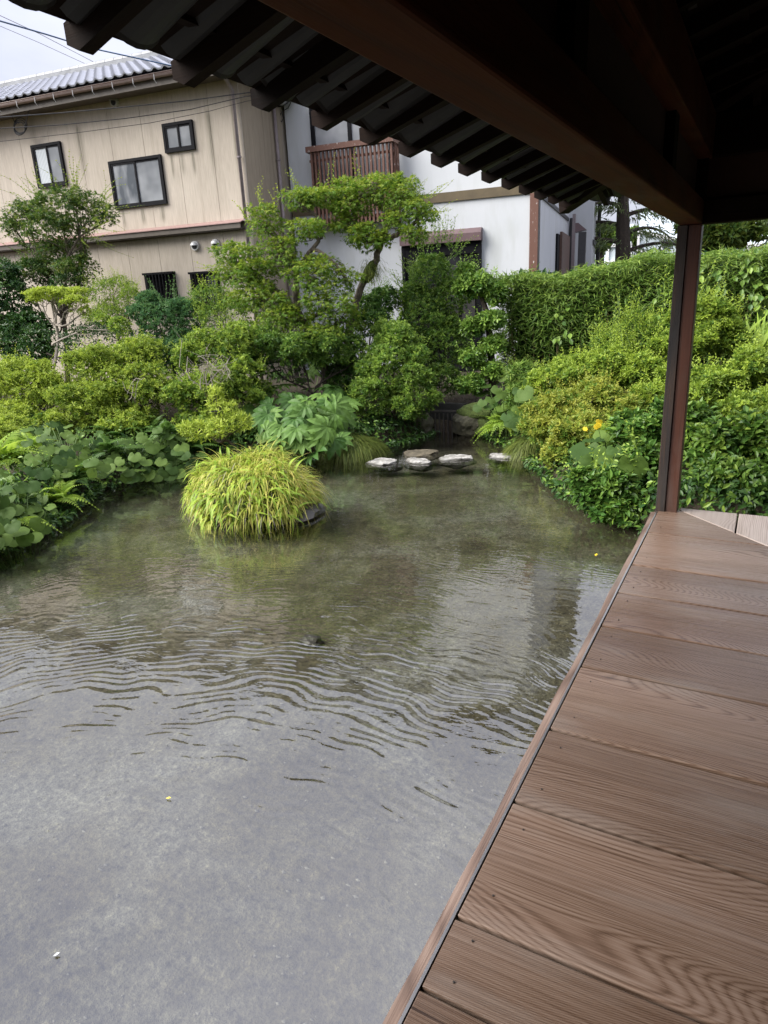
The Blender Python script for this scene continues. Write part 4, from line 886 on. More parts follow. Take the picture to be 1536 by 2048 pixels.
# deodar: level boughs with hanging needle sprays
def conifer(label, x, base_y, top_y, D, halfw, n, group):
    p0 = at(x, base_y, D); p1 = at(x, top_y, D); b = ground_pt(p0); th_ = thing('cedar_tree', label, 'tree', b, 0, group); mb = MB(); lv = LF()
    mb.tube([b, p0, (p0 + p1) / 2, p1], [.20, .19, .15, .08], 10); hgt = p1[2] - p0[2]
    for k in range(n):
        u_ = (k + .5) / n; o = p0 + (p1 - p0) * u_ ; a = rng.uniform(0, 6.28) if k > 7 else (0.0, 3.14, .4, 2.8, -.3, 3.5, .2, 3.0)[k]
        d = EXV * math.cos(a) + EYV * math.sin(a); ln = halfw * (1.05 - .5 * u_) * rng.uniform(.75, 1.15)
        t_ = np.linspace(0, 1, 9)[:, None]; Pb = o + d * ln * t_ + EZV * (.16 * ln * np.sin(t_ * 2.2) - .22 * ln * t_ ** 2.2); mb.tube(Pb, np.linspace(.06, .015, 9), 5, False)
        q = 80; tt = rng.uniform(.1, 1, q); i = np.clip((tt * 8).astype(int), 0, 7); f = (tt * 8 - i)[:, None]; base = Pb[i] * (1 - f) + Pb[i + 1] * f
        side_ = np.cross(d, EZV); s_ = rng.uniform(-1, 1, q)[:, None]; base = base + side_ * s_ * .34 * ln * (1.05 - tt[:, None]) + rng.normal(0, .05, (q, 3)) - EZV * np.abs(s_) * .12
        for rep in range(4):
            A = d * .5 + side_ * s_ * .9 - EZV * (.45 + .3 * rng.random((q, 1))) + rng.normal(0, .35, (q, 3))
            lv.add('fold', base + rng.normal(0, .05, (q, 3)), A, EZV + rng.normal(0, .4, (q, 3)), rng.uniform(.09, .22, q), .016, rng.beta(2, 2, q), rng.beta(1, 4, q))
    lv.build('needles', MT['needle'], th_); mb.build('trunk', MT['dark_bark'], th_); return th_
conifer('cedar with bare dark trunk and drooping boughs behind the hedge right of the white house', 1246, 515, 330, 19, 1.8, 10, 'trees behind the hedge')
conifer('dark cedar at the far right edge, boughs reaching in above the hedge', 1610, 515, 300, 18, 2.2, 14, 'trees behind the hedge')
far_tree('broadleaf_tree', 'feathery green tree behind the hedge just right of the post', [pad(1440, 470, 62, 38, 17), pad(1400, 455, 40, 25, 17.3), pad(1490, 455, 40, 30, 17.2)], [at(1440, 560, 17), at(1440, 480, 17)], 'maple_dark', 9000, .13, 'trees behind the hedge')
far_tree('broadleaf_tree', 'yellow green tree behind the cedar trunk', [pad(1222, 476, 30, 20, 26), pad(1275, 478, 30, 18, 26), pad(1330, 458, 40, 12, 27)], [at(1250, 540, 26), at(1250, 470, 26)], 'far_leaf', 9000, .2, 'trees behind the hedge')
far_tree('broadleaf_tree', 'dark bushy tree against the far corner of the white house', [pad(1200, 478, 16, 26, 22)], [at(1203, 530, 22), at(1203, 480, 22)], 'maple_dark', 2500, .15, 'trees behind the hedge')
for i, (x, y, rx, ry, D, lab) in enumerate(((1360, 462, 90, 22, 44, 'distant pale green tree seen above the greenhouse roof'), (1560, 450, 90, 36, 46, 'distant green tree beyond the right end of the hedge'), (1215, 478, 50, 16, 48, 'distant green tree beyond the white house corner'))):
    far_tree('broadleaf_tree', lab, [pad(x, y, rx, ry, D)], [at(x, 500, D), at(x, y + 10, D)], 'far_leaf', 7000, .34, 'distant trees', .3)
# greenhouses behind the hedge
MT['glasshouse'] = plain('pale_panel', (.62, .70, .74), .35, .06, 3); MT['white_metal'] = plain('white_metal', (.8, .8, .8), .4, .05)
def glasshouse(label, xl, xr, yt, yb, D, slope, group='greenhouses'):
    a, b = at(xl, yt, D), at(xr, yt + slope, D); g_ = float(gh(a[0], a[1])); th_ = thing('greenhouse', label, 'greenhouse', (a[0], a[1], g_), 0, group)
    n = max(1, int((xr - xl) / 38))
    ps = [a + (b - a) * k / n for k in range(n + 1)]
    for p, q in zip(ps[:-1], ps[1:]):
        d = (q - p) * .012; lo, hi = [p + d, q - d], [q - d, p + d]
        V = [np.array([*(p + d)[:2], g_]), np.array([*(q - d)[:2], g_]), q - d, p + d]; V2 = [v + DV * .05 for v in V]
        MB().add(V + V2, [(0, 1, 2, 3), (7, 6, 5, 4), (0, 4, 5, 1), (1, 5, 6, 2), (2, 6, 7, 3), (3, 7, 4, 0)]).build('panel', MT['glasshouse'], th_)
    fr = MB()
    for p in ps: fr.bar((p[0], p[1], g_), p - DV * .03 + EZV * .02, .07, .07, up=DV)
    fr.bar(a - DV * .04, b - DV * .04, .09, .09); fr.bar(a - DV * .04 - EZV * .55, b - DV * .04 - EZV * .45, .05, .05)
    fr.build('frame', MT['white_metal'], th_)
    back = [p + DV * 4 + EZV * .9 for p in (a, b)]
    MB().add([a, b, back[1], back[0], a - EZV * .04, b - EZV * .04, back[1] - EZV * .04, back[0] - EZV * .04], [(0, 1, 2, 3), (7, 6, 5, 4)]).build('roof_panel', MT['glasshouse'], th_)
glasshouse('pale blue greenhouse behind the hedge between cedar trunk and post', 1278, 1372, 462, 508, 23, 22)
glasshouse('low white greenhouse behind the hedge left of the cedar trunk', 1172, 1262, 496, 520, 25, -8)
glasshouse('white greenhouse behind the right end of the hedge', 1452, 1640, 492, 515, 24, -6)

# ---- bamboo hedge
hb = thing('bamboo_hedge', 'clipped bamboo hedge along the back right of the garden', 'hedge', (-.6, 10.1, .5))
hx0, hx1, hy0, hy1 = -3.40, 3.2, 9.75, 10.5
def htop(x): return 2.10 + .06 * (x + 3.4) + .05 * np.sin(x * 3.1) + .03 * np.sin(x * 7.7)
lv = LF(); n = 17000
x = rng.uniform(hx0, hx1, n); v = rng.beta(1.9, 1.15, n); z = .55 + (htop(x) - .55) * v; y = hy0 + np.abs(rng.normal(0, .12, n)) - .06 * np.sin(x * 4) * np.sin(z * 5) - .12 * v ** 2
P = np.stack([x, y, z], 1); A = np.stack([rng.normal(0, 1.0, n), -np.abs(rng.normal(.6, .3, n)), rng.normal(-.12, .32, n)], 1)
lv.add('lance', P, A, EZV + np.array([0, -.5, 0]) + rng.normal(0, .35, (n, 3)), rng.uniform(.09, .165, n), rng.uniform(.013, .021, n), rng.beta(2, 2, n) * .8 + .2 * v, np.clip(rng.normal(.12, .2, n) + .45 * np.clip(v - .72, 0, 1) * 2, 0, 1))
n = 9000; x = rng.uniform(hx0 - .05, hx1, n); P = np.stack([x, rng.uniform(hy0 - .16, hy1, n), htop(x) + rng.normal(-.03, .035, n)], 1); A = np.stack([rng.normal(0, 1, n), rng.normal(-.4, .6, n), rng.normal(.05, .35, n)], 1)
lv.add('lance', P, A, EZV + rng.normal(0, .5, (n, 3)), rng.uniform(.09, .16, n), rng.uniform(.013, .021, n), rng.beta(3, 2, n), np.clip(rng.normal(.35, .25, n), 0, 1))
n = 1800; P = np.stack([hx0 + rng.normal(0, .06, n), rng.uniform(hy0, hy1, n), rng.uniform(.8, 2.1, n)], 1); A = np.stack([-np.abs(rng.normal(.7, .3, n)), rng.normal(-.3, .6, n), rng.normal(-.1, .4, n)], 1)
lv.add('lance', P, A, EZV + rng.normal(0, .4, (n, 3)), rng.uniform(.09, .15, n), .016, rng.beta(2, 2, n), rng.beta(1, 4, n))
st = rng.uniform(hx0, hx1, 46); starts = np.stack([st, rng.uniform(hy0 - .1, hy1, 46), htop(st) - .05], 1)
mbh = MB(); twigs(lv, starts, np.stack([rng.normal(0, .5, 46), rng.normal(-.3, .3, 46), np.full(46, .9)], 1), .20, 'lance', .10, .015, 7, .3, .45, mbh, .003)
lv.build('foliage', MT['bamboo'], hb)
for k in range(150):
    xx = rng.uniform(hx0, hx1); yy = rng.uniform(hy0 + .02, hy0 + .45); tl = rng.normal(0, .08)
    mbh.tube([(xx, yy, .4), (xx + tl * .5, yy, 1.2), (xx + tl, yy, htop(xx) - .1)], [.008, .007, .004], 5, False)
mbh.build('culms', MT['culm'], hb)
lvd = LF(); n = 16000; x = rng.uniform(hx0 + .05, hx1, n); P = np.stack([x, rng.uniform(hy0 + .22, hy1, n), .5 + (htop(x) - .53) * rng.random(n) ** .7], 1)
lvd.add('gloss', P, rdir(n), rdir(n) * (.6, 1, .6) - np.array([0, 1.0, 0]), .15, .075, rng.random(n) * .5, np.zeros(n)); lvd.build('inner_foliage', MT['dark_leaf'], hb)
vine = thing('climbing_vine', 'broad leaved vine climbing on the clipped bamboo hedge', 'vine', at(1195, 660, 9.4)); lv = LF(); mbv = MB()
for (vx, vy, nn_) in ((1300, 640, 8), (1105, 655, 12), (1430, 560, 16), (1500, 540, 26), (1525, 600, 18)):
    P = np.array([at(vx + rng.normal(0, 14), vy + rng.normal(0, 22), 9.45 + (vx - 1100) * .0006) for _ in range(nn_)]); P[:, 1] = hy0 - .12 + rng.normal(0, .02, nn_)
    lv.add('gloss', P, np.array([0, -.5, -.9]) + rng.normal(0, .3, (nn_, 3)), np.array([0, -.9, .6]) + rng.normal(0, .2, (nn_, 3)), rng.uniform(.07, .11, nn_), rng.uniform(.05, .07, nn_), rng.beta(2, 2, nn_), rng.beta(1, 3, nn_))
    mbv.tube(P[np.argsort(P[:, 2])][:: max(1, nn_ // 5)], .004, 4, False)
lv.build('foliage', MT['glossy_mid'], vine); mbv.build('stem', MT['stem'], vine)

# ---- left: shrubs and small trees at the back, against the beige house
G1 = 'shrubs in the left bank of the garden'
bush('camellia_bush', 'dark camellia at the left edge, behind the yellow green azaleas', 'shrub', [pad(15, 610, 62, 80, 8.7), pad(-60, 600, 70, 90, 8.7), pad(50, 690, 60, 60, 8.5)], 'ros', 'dark_leaf', 3300, .075, .036, 5, 65, .2, 16, tpl='gloss', group=G1)
def shoots(th_, pts, n, ln, mt, tpl='fold', Lg=.04, Wd=.016, nn=12, spread=.35, young=.6, droop=.1, side=0):
    lv = LF(); mb = MB(); S0 = []; D0 = []
    for (q, d) in pts:
        for _ in range(n): S0.append(q + rng.normal(0, .05, 3)); D0.append(np.array(d) + rng.normal(0, spread, 3))
    twigs(lv, S0, D0, ln, tpl, Lg, Wd, nn, droop, young, mb, .003); lv.build('shoots', MT[mt], th_); mb.build('shoot_stems', MT['stem'], th_)
pd_ = [pad(60, 425, 60, 30, 9.6), pad(150, 408, 78, 38, 9.6), pad(205, 432, 44, 32, 9.7), pad(125, 452, 84, 40, 9.5), pad(30, 450, 44, 26, 9.6), pad(112, 495, 72, 42, 9.6), pad(150, 540, 62, 36, 9.5), pad(80, 540, 50, 34, 9.5)]
mp3 = bush('maple_tree', 'dense dark maple with arching shoots in front of the left end of the beige house', 'tree', pd_, 'spray', 'maple_dark', 9000, .056, .05, young=.3, lumps=30, lsize=.30, thick=.5, r0=.05, bark='bark', group='maples', tpl='maple', jit=.4, base=ground_pt(at(110, 640, 9.6)), fork=.5)
shoots(mp3, [(at(150, 400, 9.6), (.3, 0, 1)), (at(90, 400, 9.5), (-.5, 0, .9)), (at(60, 420, 9.5), (-1, -.2, .4)), (at(205, 410, 9.6), (1, -.1, .45)), (at(190, 440, 9.5), (1, -.2, .1)), (at(170, 470, 9.5), (1, -.2, -.05)), (at(60, 450, 9.5), (-1, -.2, .2))], 10, .66, 'maple', 'maple', .048, .042, 15, .34, .5, .15)
shoots(mp3, [(at(60, 520, 9.3), (-1, -.2, .1)), (at(90, 530, 9.3), (-1, -.2, -.1)), (at(150, 560, 9.3), (.8, -.2, -.1))], 5, .5, 'maple_dark', 'maple', .05, .05, 12, .3, .3, .2)
bush('evergreen_shrub', 'low dark shrub below the dense dark maple', 'shrub', [pad(140, 575, 50, 34, 9.3), pad(60, 560, 55, 40, 9.4), pad(0, 540, 45, 30, 9.6)], 'spray', 'dark_leaf', 3600, .05, .024, young=.25, lumps=10, group=G1)
bush('evergreen_shrub', 'bright green feathery shrub under the vent side of the beige house wall', 'shrub', [pad(225, 590, 52, 40, 9.3), pad(265, 610, 40, 34, 9.2), pad(215, 640, 50, 34, 9.0)], 'spray', 'azalea_green', 6500, .045, .013, young=.55, lumps=18, lsize=.3, group=G1)
bb = bush('evergreen_shrub', 'blue green upright shrub below the barred ground floor windows', 'shrub', [pad(330, 650, 66, 54, 9.0), pad(300, 610, 34, 32, 9.1), pad(375, 640, 46, 46, 9.0), pad(340, 710, 70, 40, 8.7)], 'ros', 'blue_leaf', 4600, .050, .019, 6, 45, .25, 20, lsize=.34, upw=1.0, group=G1)
shoots(bb, [(at(310, 600, 9.0), (0, 0, 1)), (at(352, 600, 9.0), (.2, 0, 1)), (at(330, 605, 8.9), (0, -.1, 1)), (at(390, 620, 8.9), (.4, 0, 1))], 4, .34, 'blue_leaf', 'fold', .055, .022, 12, .2, .35, .02)
bush('evergreen_shrub', 'loose small leaved shrub left of the leaning maple trunk', 'shrub', [pad(450, 640, 60, 46, 8.9), pad(420, 600, 50, 30, 9.0), pad(500, 680, 50, 46, 8.7)], 'spray', 'azalea_green', 5600, .042, .02, young=.35, lumps=16, lsize=.3, group=G1)
bush('evergreen_shrub', 'dark low shrubs filling in behind the yellow green azaleas', 'shrub', [pad(210, 690, 110, 42, 8.3), pad(90, 690, 60, 40, 8.2), pad(320, 720, 70, 44, 8.2), pad(560, 720, 70, 50, 8.6), pad(640, 700, 50, 44, 9.2)], 'spray', 'dark_leaf', 6500, .052, .026, young=.2, lumps=22, group=G1)
# umbrella shaped azalea on bare pale stems
b = ground_pt(at(100, 705, 8.0)); ua = thing('azalea_bush', 'umbrella shaped azalea, yellow green top on bare pale stems', 'shrub', b, 0, 'azaleas')
pu = [pad(112, 590, 56, 15, 8.0), pad(80, 598, 26, 12, 8.0), pad(150, 606, 30, 16, 7.9), pad(172, 625, 12, 10, 7.9)]
lv = LF(); P, Nn, _ = shell(split_pads(pu, 14, .5, .5), 900, .6, .12); rosettes(lv, P, Nn, 'fold', .054, .022, 6, 58, .9, .75); lv.build('foliage', MT['azalea'], ua)
mb = MB(); f0 = at(112, 650, 8.0); limb(mb, b, f0, .026, .02, .1)
for p in pu + pu[:2]:
    Pm = limb(mb, f0, np.array(p[0]) + rng.normal(0, .05, 3) - EZV * .03, .014, .007, .14)
    for _ in range(7): limb(mb, Pm[int(rng.integers(2, 6))], np.array(p[0]) + EXV * rng.uniform(-.9, .9) * p[1] + EYV * rng.uniform(-.9, .9) * p[1], .005, .002, .16, 5, 4)
q0 = at(105, 690, 7.9); Pm = limb(mb, q0, at(190, 650, 7.8), .017, .008, .12); limb(mb, Pm[3], at(240, 650, 7.8), .009, .003, .15)
for _ in range(9): limb(mb, Pm[int(rng.integers(2, 6))], at(rng.uniform(170, 250), rng.uniform(635, 680), 7.8), .005, .002, .2, 5, 4)
mb.build('branches', MT['twig'], ua)
lv = LF(); P, Nn, _ = shell([pad(240, 655, 22, 20, 7.8), pad(205, 640, 16, 10, 7.8)], 260, .4, .2); rosettes(lv, P, Nn, 'fold', .04, .016, 6, 60, .8, .5); lv.build('side_foliage', MT['azalea_green'], ua)

# ---- two leaning maples
def crown_tree(name, label, trunks, pads, mt, n, Lg, r0, group):
    b = ground_pt(trunks[0][0][0]); th_ = thing(name, label, 'tree', b, 0, group); mb = MB(); ends = []
    for path, ra, rb in trunks:
        P = np.array(path, float)
        if path is trunks[0][0]: P = np.vstack([[b - EZV * .05], P])
        k = np.linspace(0, 1, 4 * len(P)); s_ = np.linspace(0, 1, len(P)); P = np.stack([np.interp(k, s_, P[:, i]) for i in range(3)], 1); Q = P.copy(); Q[1:-1] = (P[:-2] + 2 * P[1:-1] + P[2:]) / 4; Q[1:-1] += rng.normal(0, .006, Q[1:-1].shape)
        mb.tube(Q, np.linspace(ra, rb, len(Q)), 9); ends.append(Q)
    allp = np.vstack(ends)
    for p in pads:
        c = np.array(p[0]); j = int(np.argmin(np.linalg.norm(allp - c, axis=1))); Pm = limb(mb, allp[j], c - EZV * .03, .026, .012, .2, 7)
        q, _, _ = shell([(p[0], p[1] * .85, p[2] * .85, p[3] * .8)], 10, .1)
        for s_ in q: limb(mb, Pm[int(rng.integers(2, 7))], s_, .009, .002, .2, 5, 4)
    mb.build('trunk', MT['bark'], th_)
    lv = LF(); P, Nn, f = shell(split_pads([(p[0], p[1] * 1.12, p[2] * 1.12, p[3] * 1.1) for p in pads], 6 * len(pads), .42, .6), n, .25, .38, .35); m_ = len(P)
    A = nrm(Nn * .7 + rng.normal(0, .5, (m_, 3)) - EZV * .35)
    lv.add('maple', P, A, EZV + .35 * Nn + rng.normal(0, .3, (m_, 3)), Lg * rng.uniform(.65, 1.2, m_), Lg * rng.uniform(.6, 1.1, m_), rng.beta(2, 2, m_), np.clip(rng.normal(.12, .2, m_) + .5 * np.clip(Nn[:, 2], 0, 1) * rng.random(m_), 0, 1))
    lv.build('crown', MT[mt], th_); return th_
G2 = 'maples'
m1 = crown_tree('maple_tree', 'leaning maple with forked pale trunk standing left of the mossy one', [
    ([at(648, 715, 9.0), at(635, 682, 9.0), at(612, 655, 9.0), at(598, 628, 9.0), at(592, 600, 9.0), at(591, 562, 9.0), at(598, 530, 9.0), at(622, 503, 9.0), at(642, 478, 9.1), at(648, 450, 9.2)], .056, .022),
    ([at(596, 622, 9.0), at(575, 600, 8.95), at(552, 580, 8.9), at(535, 562, 8.9)], .038, .022)],
    [pad(530, 455, 40, 44, 8.9), pad(610, 462, 46, 26, 9.0), pad(500, 556, 62, 40, 8.8), pad(455, 545, 40, 30, 8.9), pad(655, 610, 52, 56, 8.8), pad(565, 640, 52, 34, 8.7), pad(640, 668, 52, 22, 8.7), pad(570, 520, 40, 26, 8.8), pad(600, 400, 40, 24, 9.1), pad(555, 500, 40, 30, 8.8), pad(620, 560, 50, 34, 8.75), pad(520, 600, 60, 34, 8.7), pad(690, 560, 34, 34, 9.0), pad(470, 510, 50, 26, 8.8), pad(600, 690, 56, 30, 8.6), pad(690, 640, 40, 40, 9.0), pad(640, 540, 46, 36, 8.9)], 'maple', 15000, .058, .05, G2)
shoots(m1, [(at(520, 420, 8.9), (0, 0, 1)), (at(545, 430, 8.9), (.1, 0, 1)), (at(500, 440, 8.9), (-.4, 0, .9)), (at(470, 530, 8.8), (-.9, -.2, .7)), (at(430, 540, 8.8), (-1, -.1, .3))], 4, .36, 'maple', 'fold', .05, .035, 13, .2, .75, .05)
m2 = crown_tree('maple_tree', 'maple with mossy bent trunk and high spreading crown in front of the white house', [
    ([at(692, 722, 9.6), at(697, 672, 9.6), at(708, 630, 9.6), at(716, 592, 9.6), at(728, 560, 9.6), at(748, 532, 9.6), at(756, 505, 9.6), at(764, 480, 9.6), at(768, 458, 9.6)], .06, .042),
    ([at(768, 470, 9.6), at(778, 440, 9.6), at(766, 405, 9.6), at(752, 385, 9.6)], .042, .018),
    ([at(766, 482, 9.6), at(792, 470, 9.55), at(820, 455, 9.5), at(842, 434, 9.5), at(862, 420, 9.5)], .040, .016),
    ([at(772, 455, 9.6), at(790, 420, 9.65), at(795, 392, 9.7)], .030, .014)],
    [pad(650, 395, 60, 22, 9.5), pad(690, 445, 34, 24, 9.4), pad(740, 385, 52, 30, 9.6), pad(800, 395, 56, 34, 9.6), pad(838, 428, 40, 28, 9.5), pad(750, 480, 40, 22, 9.4), pad(700, 375, 40, 20, 9.7), pad(790, 440, 34, 22, 9.4), pad(710, 410, 46, 30, 9.5), pad(770, 370, 44, 22, 9.7), pad(720, 470, 40, 24, 9.4), pad(830, 470, 34, 20, 9.4)], 'maple', 10500, .056, .055, G2)
shoots(m2, [(at(835, 395, 9.5), (.6, 0, .8)), (at(855, 405, 9.5), (.9, 0, .6)), (at(600, 380, 9.5), (-.4, 0, 1)), (at(650, 375, 9.5), (.1, 0, 1)), (at(720, 360, 9.6), (.1, 0, 1)), (at(865, 430, 9.4), (1, 0, .3))], 3, .36, 'maple', 'fold', .045, .028, 13, .2, .7, .05)
ms = set_props(link('moss', rock_mesh(5, .085, .085, .17), MT['moss'], m2)); ms.location = tuple(to_local(m2, at(738, 545, 9.55)[None])[0]); ms.rotation_euler = (0, .5, 0)
nb = 420; bp_ = at(742, 540, 9.5) + rng.normal(0, .075, (nb, 3)); blades(m2, 'epiphyte', MT['sedge'], bp_, rng.normal(size=(nb, 3)) * (1, 1, 0) + .3 * EXV, rng.uniform(.10, .22, nb), np.full(nb, .003), rng.uniform(.2, .6, nb), rng.uniform(.6, 1.3, nb), rng.random(nb), rng.random(nb) * .3)

# ---- middle back: rounded bush, tall bush, cloud pruned tree
bush('evergreen_bush', 'rounded green bush of narrow leaves left of the drain grate', 'shrub', [pad(785, 735, 72, 76, 9.0), pad(745, 790, 60, 52, 8.8), pad(825, 790, 56, 62, 8.9), pad(790, 680, 50, 44, 9.2)], 'ros', 'glossy_mid', 5200, .058, .020, 6, 58, .45, 26, lsize=.32, group=G1)
bush('evergreen_bush', 'dark bush at the foot of the mossy maple', 'shrub', [pad(740, 640, 50, 46, 9.9), pad(770, 600, 40, 30, 10.2), pad(690, 760, 40, 50, 9.2)], 'ros', 'glossy', 2600, .05, .022, 5, 60, .2, 12, group=G1)
bush('evergreen_bush', 'mid green bushes filling in under the two leaning maples', 'shrub', [pad(590, 700, 60, 40, 8.5), pad(660, 690, 50, 44, 8.8), pad(700, 700, 40, 40, 9.0), pad(530, 690, 50, 44, 8.4)], 'ros', 'glossy_mid', 3600, .05, .021, 5, 60, .3, 18, lsize=.36, group=G1)
tb = bush('evergreen_bush', 'tall upright bush in front of the dark sliding door', 'shrub', [pad(862, 555, 52, 54, 10.5), pad(830, 600, 40, 40, 10.3), pad(900, 600, 40, 50, 10.4), pad(850, 640, 66, 60, 10.3), pad(890, 690, 58, 60, 10.2), pad(840, 700, 54, 56, 10.1), pad(880, 760, 50, 40, 9.9)], 'ros', 'glossy_mid', 7200, .046, .019, 5, 50, .3, 28, lsize=.3, upw=.9, group=G1)
shoots(tb, [(at(845, 500, 10.5), (0, 0, 1)), (at(870, 500, 10.5), (.1, 0, 1)), (at(890, 490, 10.5), (.1, 0, 1)), (at(905, 520, 10.4), (.6, 0, .8)), (at(830, 560, 10.2), (-.3, 0, 1)), (at(815, 580, 10.2), (-.5, 0, .8)), (at(915, 560, 10.3), (.5, 0, .9))], 9, .42, 'glossy_mid', 'fold', .06, .028, 13, .22, .45, .03)
cp = [pad(955, 572, 42, 26, 9.9), pad(990, 590, 26, 22, 9.9), pad(930, 545, 22, 16, 10), pad(985, 640, 32, 18, 9.8), pad(945, 655, 26, 20, 9.8), pad(985, 690, 28, 18, 9.8), pad(945, 715, 30, 18, 9.7), pad(985, 740, 26, 16, 9.7), pad(940, 770, 34, 18, 9.6)]
ct = bush('pruned_tree', 'cloud pruned evergreen with leaf pads on a bare dark trunk beside the hedge end', 'tree', cp, 'ros', 'glossy', 2700, .072, .032, 6, 62, .5, 16, lsize=.5, flat=.7, r0=0, tpl='gloss', base=ground_pt(at(985, 800, 9.9)))
mb = MB(); Pm = [ground_pt(at(985, 800, 9.9)), at(984, 740, 9.9), at(980, 680, 9.9), at(972, 620, 9.9), at(960, 585, 9.9)]; mb.tube(Pm, [.06, .055, .05, .04, .03], 9)
for p in cp: limb(mb, Pm[int(np.argmin([np.linalg.norm(np.array(q) - p[0]) for q in Pm]))], p[0], .02, .01)
mb.build('trunk', MT['dark_bark'], ct)

# ---- azaleas of the left bank
bush('azalea_bush', 'yellow green azalea mound at the left edge of the bank', 'shrub', [pad(20, 870, 70, 40, 6.2), pad(110, 850, 60, 36, 6.6), pad(30, 755, 66, 50, 7.0), pad(85, 790, 66, 66, 7.0), pad(-50, 780, 80, 70, 7.0), pad(40, 830, 70, 44, 6.8)], 'ros', 'azalea', 6800, .048, .020, 6, 60, .6, 34, lsize=.36, flat=.68, thick=.46, group='azaleas')
bush('azalea_bush', 'wide yellow green azalea in the middle of the left bank', 'shrub', [pad(205, 735, 84, 52, 7.5), pad(285, 705, 58, 40, 7.7), pad(190, 800, 90, 56, 7.2), pad(300, 780, 76, 64, 7.4), pad(250, 840, 80, 40, 7.1)], 'ros', 'azalea', 8200, .048, .020, 6, 60, .5, 44, lsize=.36, flat=.68, thick=.46, group='azaleas')
az = bush('azalea_bush', 'green azalea with dead whitish twigs, left of the palmate leaves', 'shrub', [pad(440, 700, 74, 48, 8.0), pad(485, 680, 44, 40, 8.1), pad(400, 790, 76, 56, 7.6), pad(470, 775, 70, 66, 7.8), pad(370, 720, 36, 40, 7.8), pad(430, 850, 80, 40, 7.4)], 'ros', 'azalea_green', 6800, .050, .021, 6, 60, .5, 44, lsize=.36, flat=.68, thick=.462, group='azaleas')
mb = MB()
for _ in range(7):
    q0 = at(rng.uniform(395, 430), rng.uniform(770, 800), 7.35); Pm = limb(mb, q0, at(rng.uniform(365, 455), rng.uniform(705, 745), 7.3), .008, .003, .25)
    for _ in range(5): limb(mb, Pm[int(rng.integers(2, 6))], Pm[4] + rng.normal(0, .16, 3), .004, .0015, .25, 5, 4)
for _ in range(4): limb(mb, at(rng.uniform(250, 275), rng.uniform(780, 800), 6.95), at(rng.uniform(235, 290), rng.uniform(740, 770), 6.9), .005, .002, .3, 6, 4)
mb.build('dead_twigs', MT['twig'], az)

# ---- big leaved plants along the left shore
def spots(poly_px, n, D0, D1, mind=18):
    """leaf centres spread through an outline on the bank"""
    P = np.array(poly_px, float); lo, hi = P.min(0), P.max(0); out = []; tries = 0
    while len(out) < n and tries < 20000:
        tries += 1; q = rng.uniform(lo, hi); ins = False
        for a, b in zip(P, np.roll(P, -1, 0)):
            if (a[1] > q[1]) != (b[1] > q[1]) and q[0] < (b[0] - a[0]) * (q[1] - a[1]) / (b[1] - a[1]) + a[0]: ins = not ins
        if ins and all(np.hypot(*(q - o)) > mind for o in out): out.append(q)
    return [on_bank(q[0], q[1], D0 + (D1 - D0) * rng.random()) for q in out]
G3 = 'round leaved plants along the shore'
clump('round_leaf_plant', 'round leaved plants overhanging the left shore below the azalea mound', 'plant', spots([(30, 865), (110, 845), (200, 855), (240, 900), (215, 950), (150, 955), (60, 945), (30, 920)], 88, .05, .42, 11), RL, .142, MT['stem'], group=G3)
clump('round_leaf_plant', 'round leaved plants along the shore left of the grassy islet', 'plant', spots([(235, 880), (300, 860), (380, 850), (405, 900), (395, 945), (330, 950), (250, 960), (235, 920)], 74, .05, .42, 12), RL, .158, MT['stem'], group=G3)
clump('round_leaf_plant', 'round leaved plants in the nearest left corner of the bank', 'plant', spots([(-60, 965), (20, 950), (75, 975), (110, 1020), (95, 1060), (50, 1085), (-10, 1095), (-70, 1100)], 84, .05, .42, 12), RL, .135, MT['stem'], group=G3)
clump('round_leaf_plant', 'few round leaves between the islet shrub and palmate leaves', 'plant', spots([(505, 840), (560, 830), (600, 880), (580, 905), (520, 900)], 14, .1, .3, 18), RL, .21, MT['stem'], group=G3)
fern('fern', 'light green fern arching at the left edge above the round leaves', on_bank(0, 930, .16), FR, 16, .55, (-60, 200))
fern('fern', 'feathery fern leaning over the water on the left bank', on_bank(150, 965, .16), FRD, 18, .42, (20, 300))
fern('fern', 'pale fern frond cluster hanging low beside the round leaved plants', on_bank(165, 960, .16), FR, 7, .40, (60, 200))
fern('fern', 'yellow green fern low in the nearest left corner', on_bank(30, 1050, .16), FR, 9, .40, (60, 260), (-15, 45))
for x, y, D, lab in ((300, 865, 7.0, 'dark fern under the wide yellow green azalea'), (80, 860, 6.6, 'dark fern under the azalea mound at the left'), (250, 925, 6.7, 'small dark fern between two groups of round leaves'), (470, 880, 7.5, 'dark fern behind the grassy islet')):
    fern('fern', lab, ground_pt(at(x, y, D)) + EZV * .1, FRD, 13, .42, (0, 360), (15, 60))
for x, y, h, lab in ((60, 900, .2, 'fern among the round leaves near the left edge'), (215, 905, .22, 'fern between round leaves left of the feathery one'), (330, 870, .25, 'fern under the green azalea with dead twigs'), (120, 1000, .12, 'dark fern hanging to the water in the left corner'), (390, 900, .2, 'fern at the water just left of the islet')):
    fern('fern', lab, on_bank(x, y, h), FRD if x % 4 else FR, 14, .40, (0, 360), (0, 60))
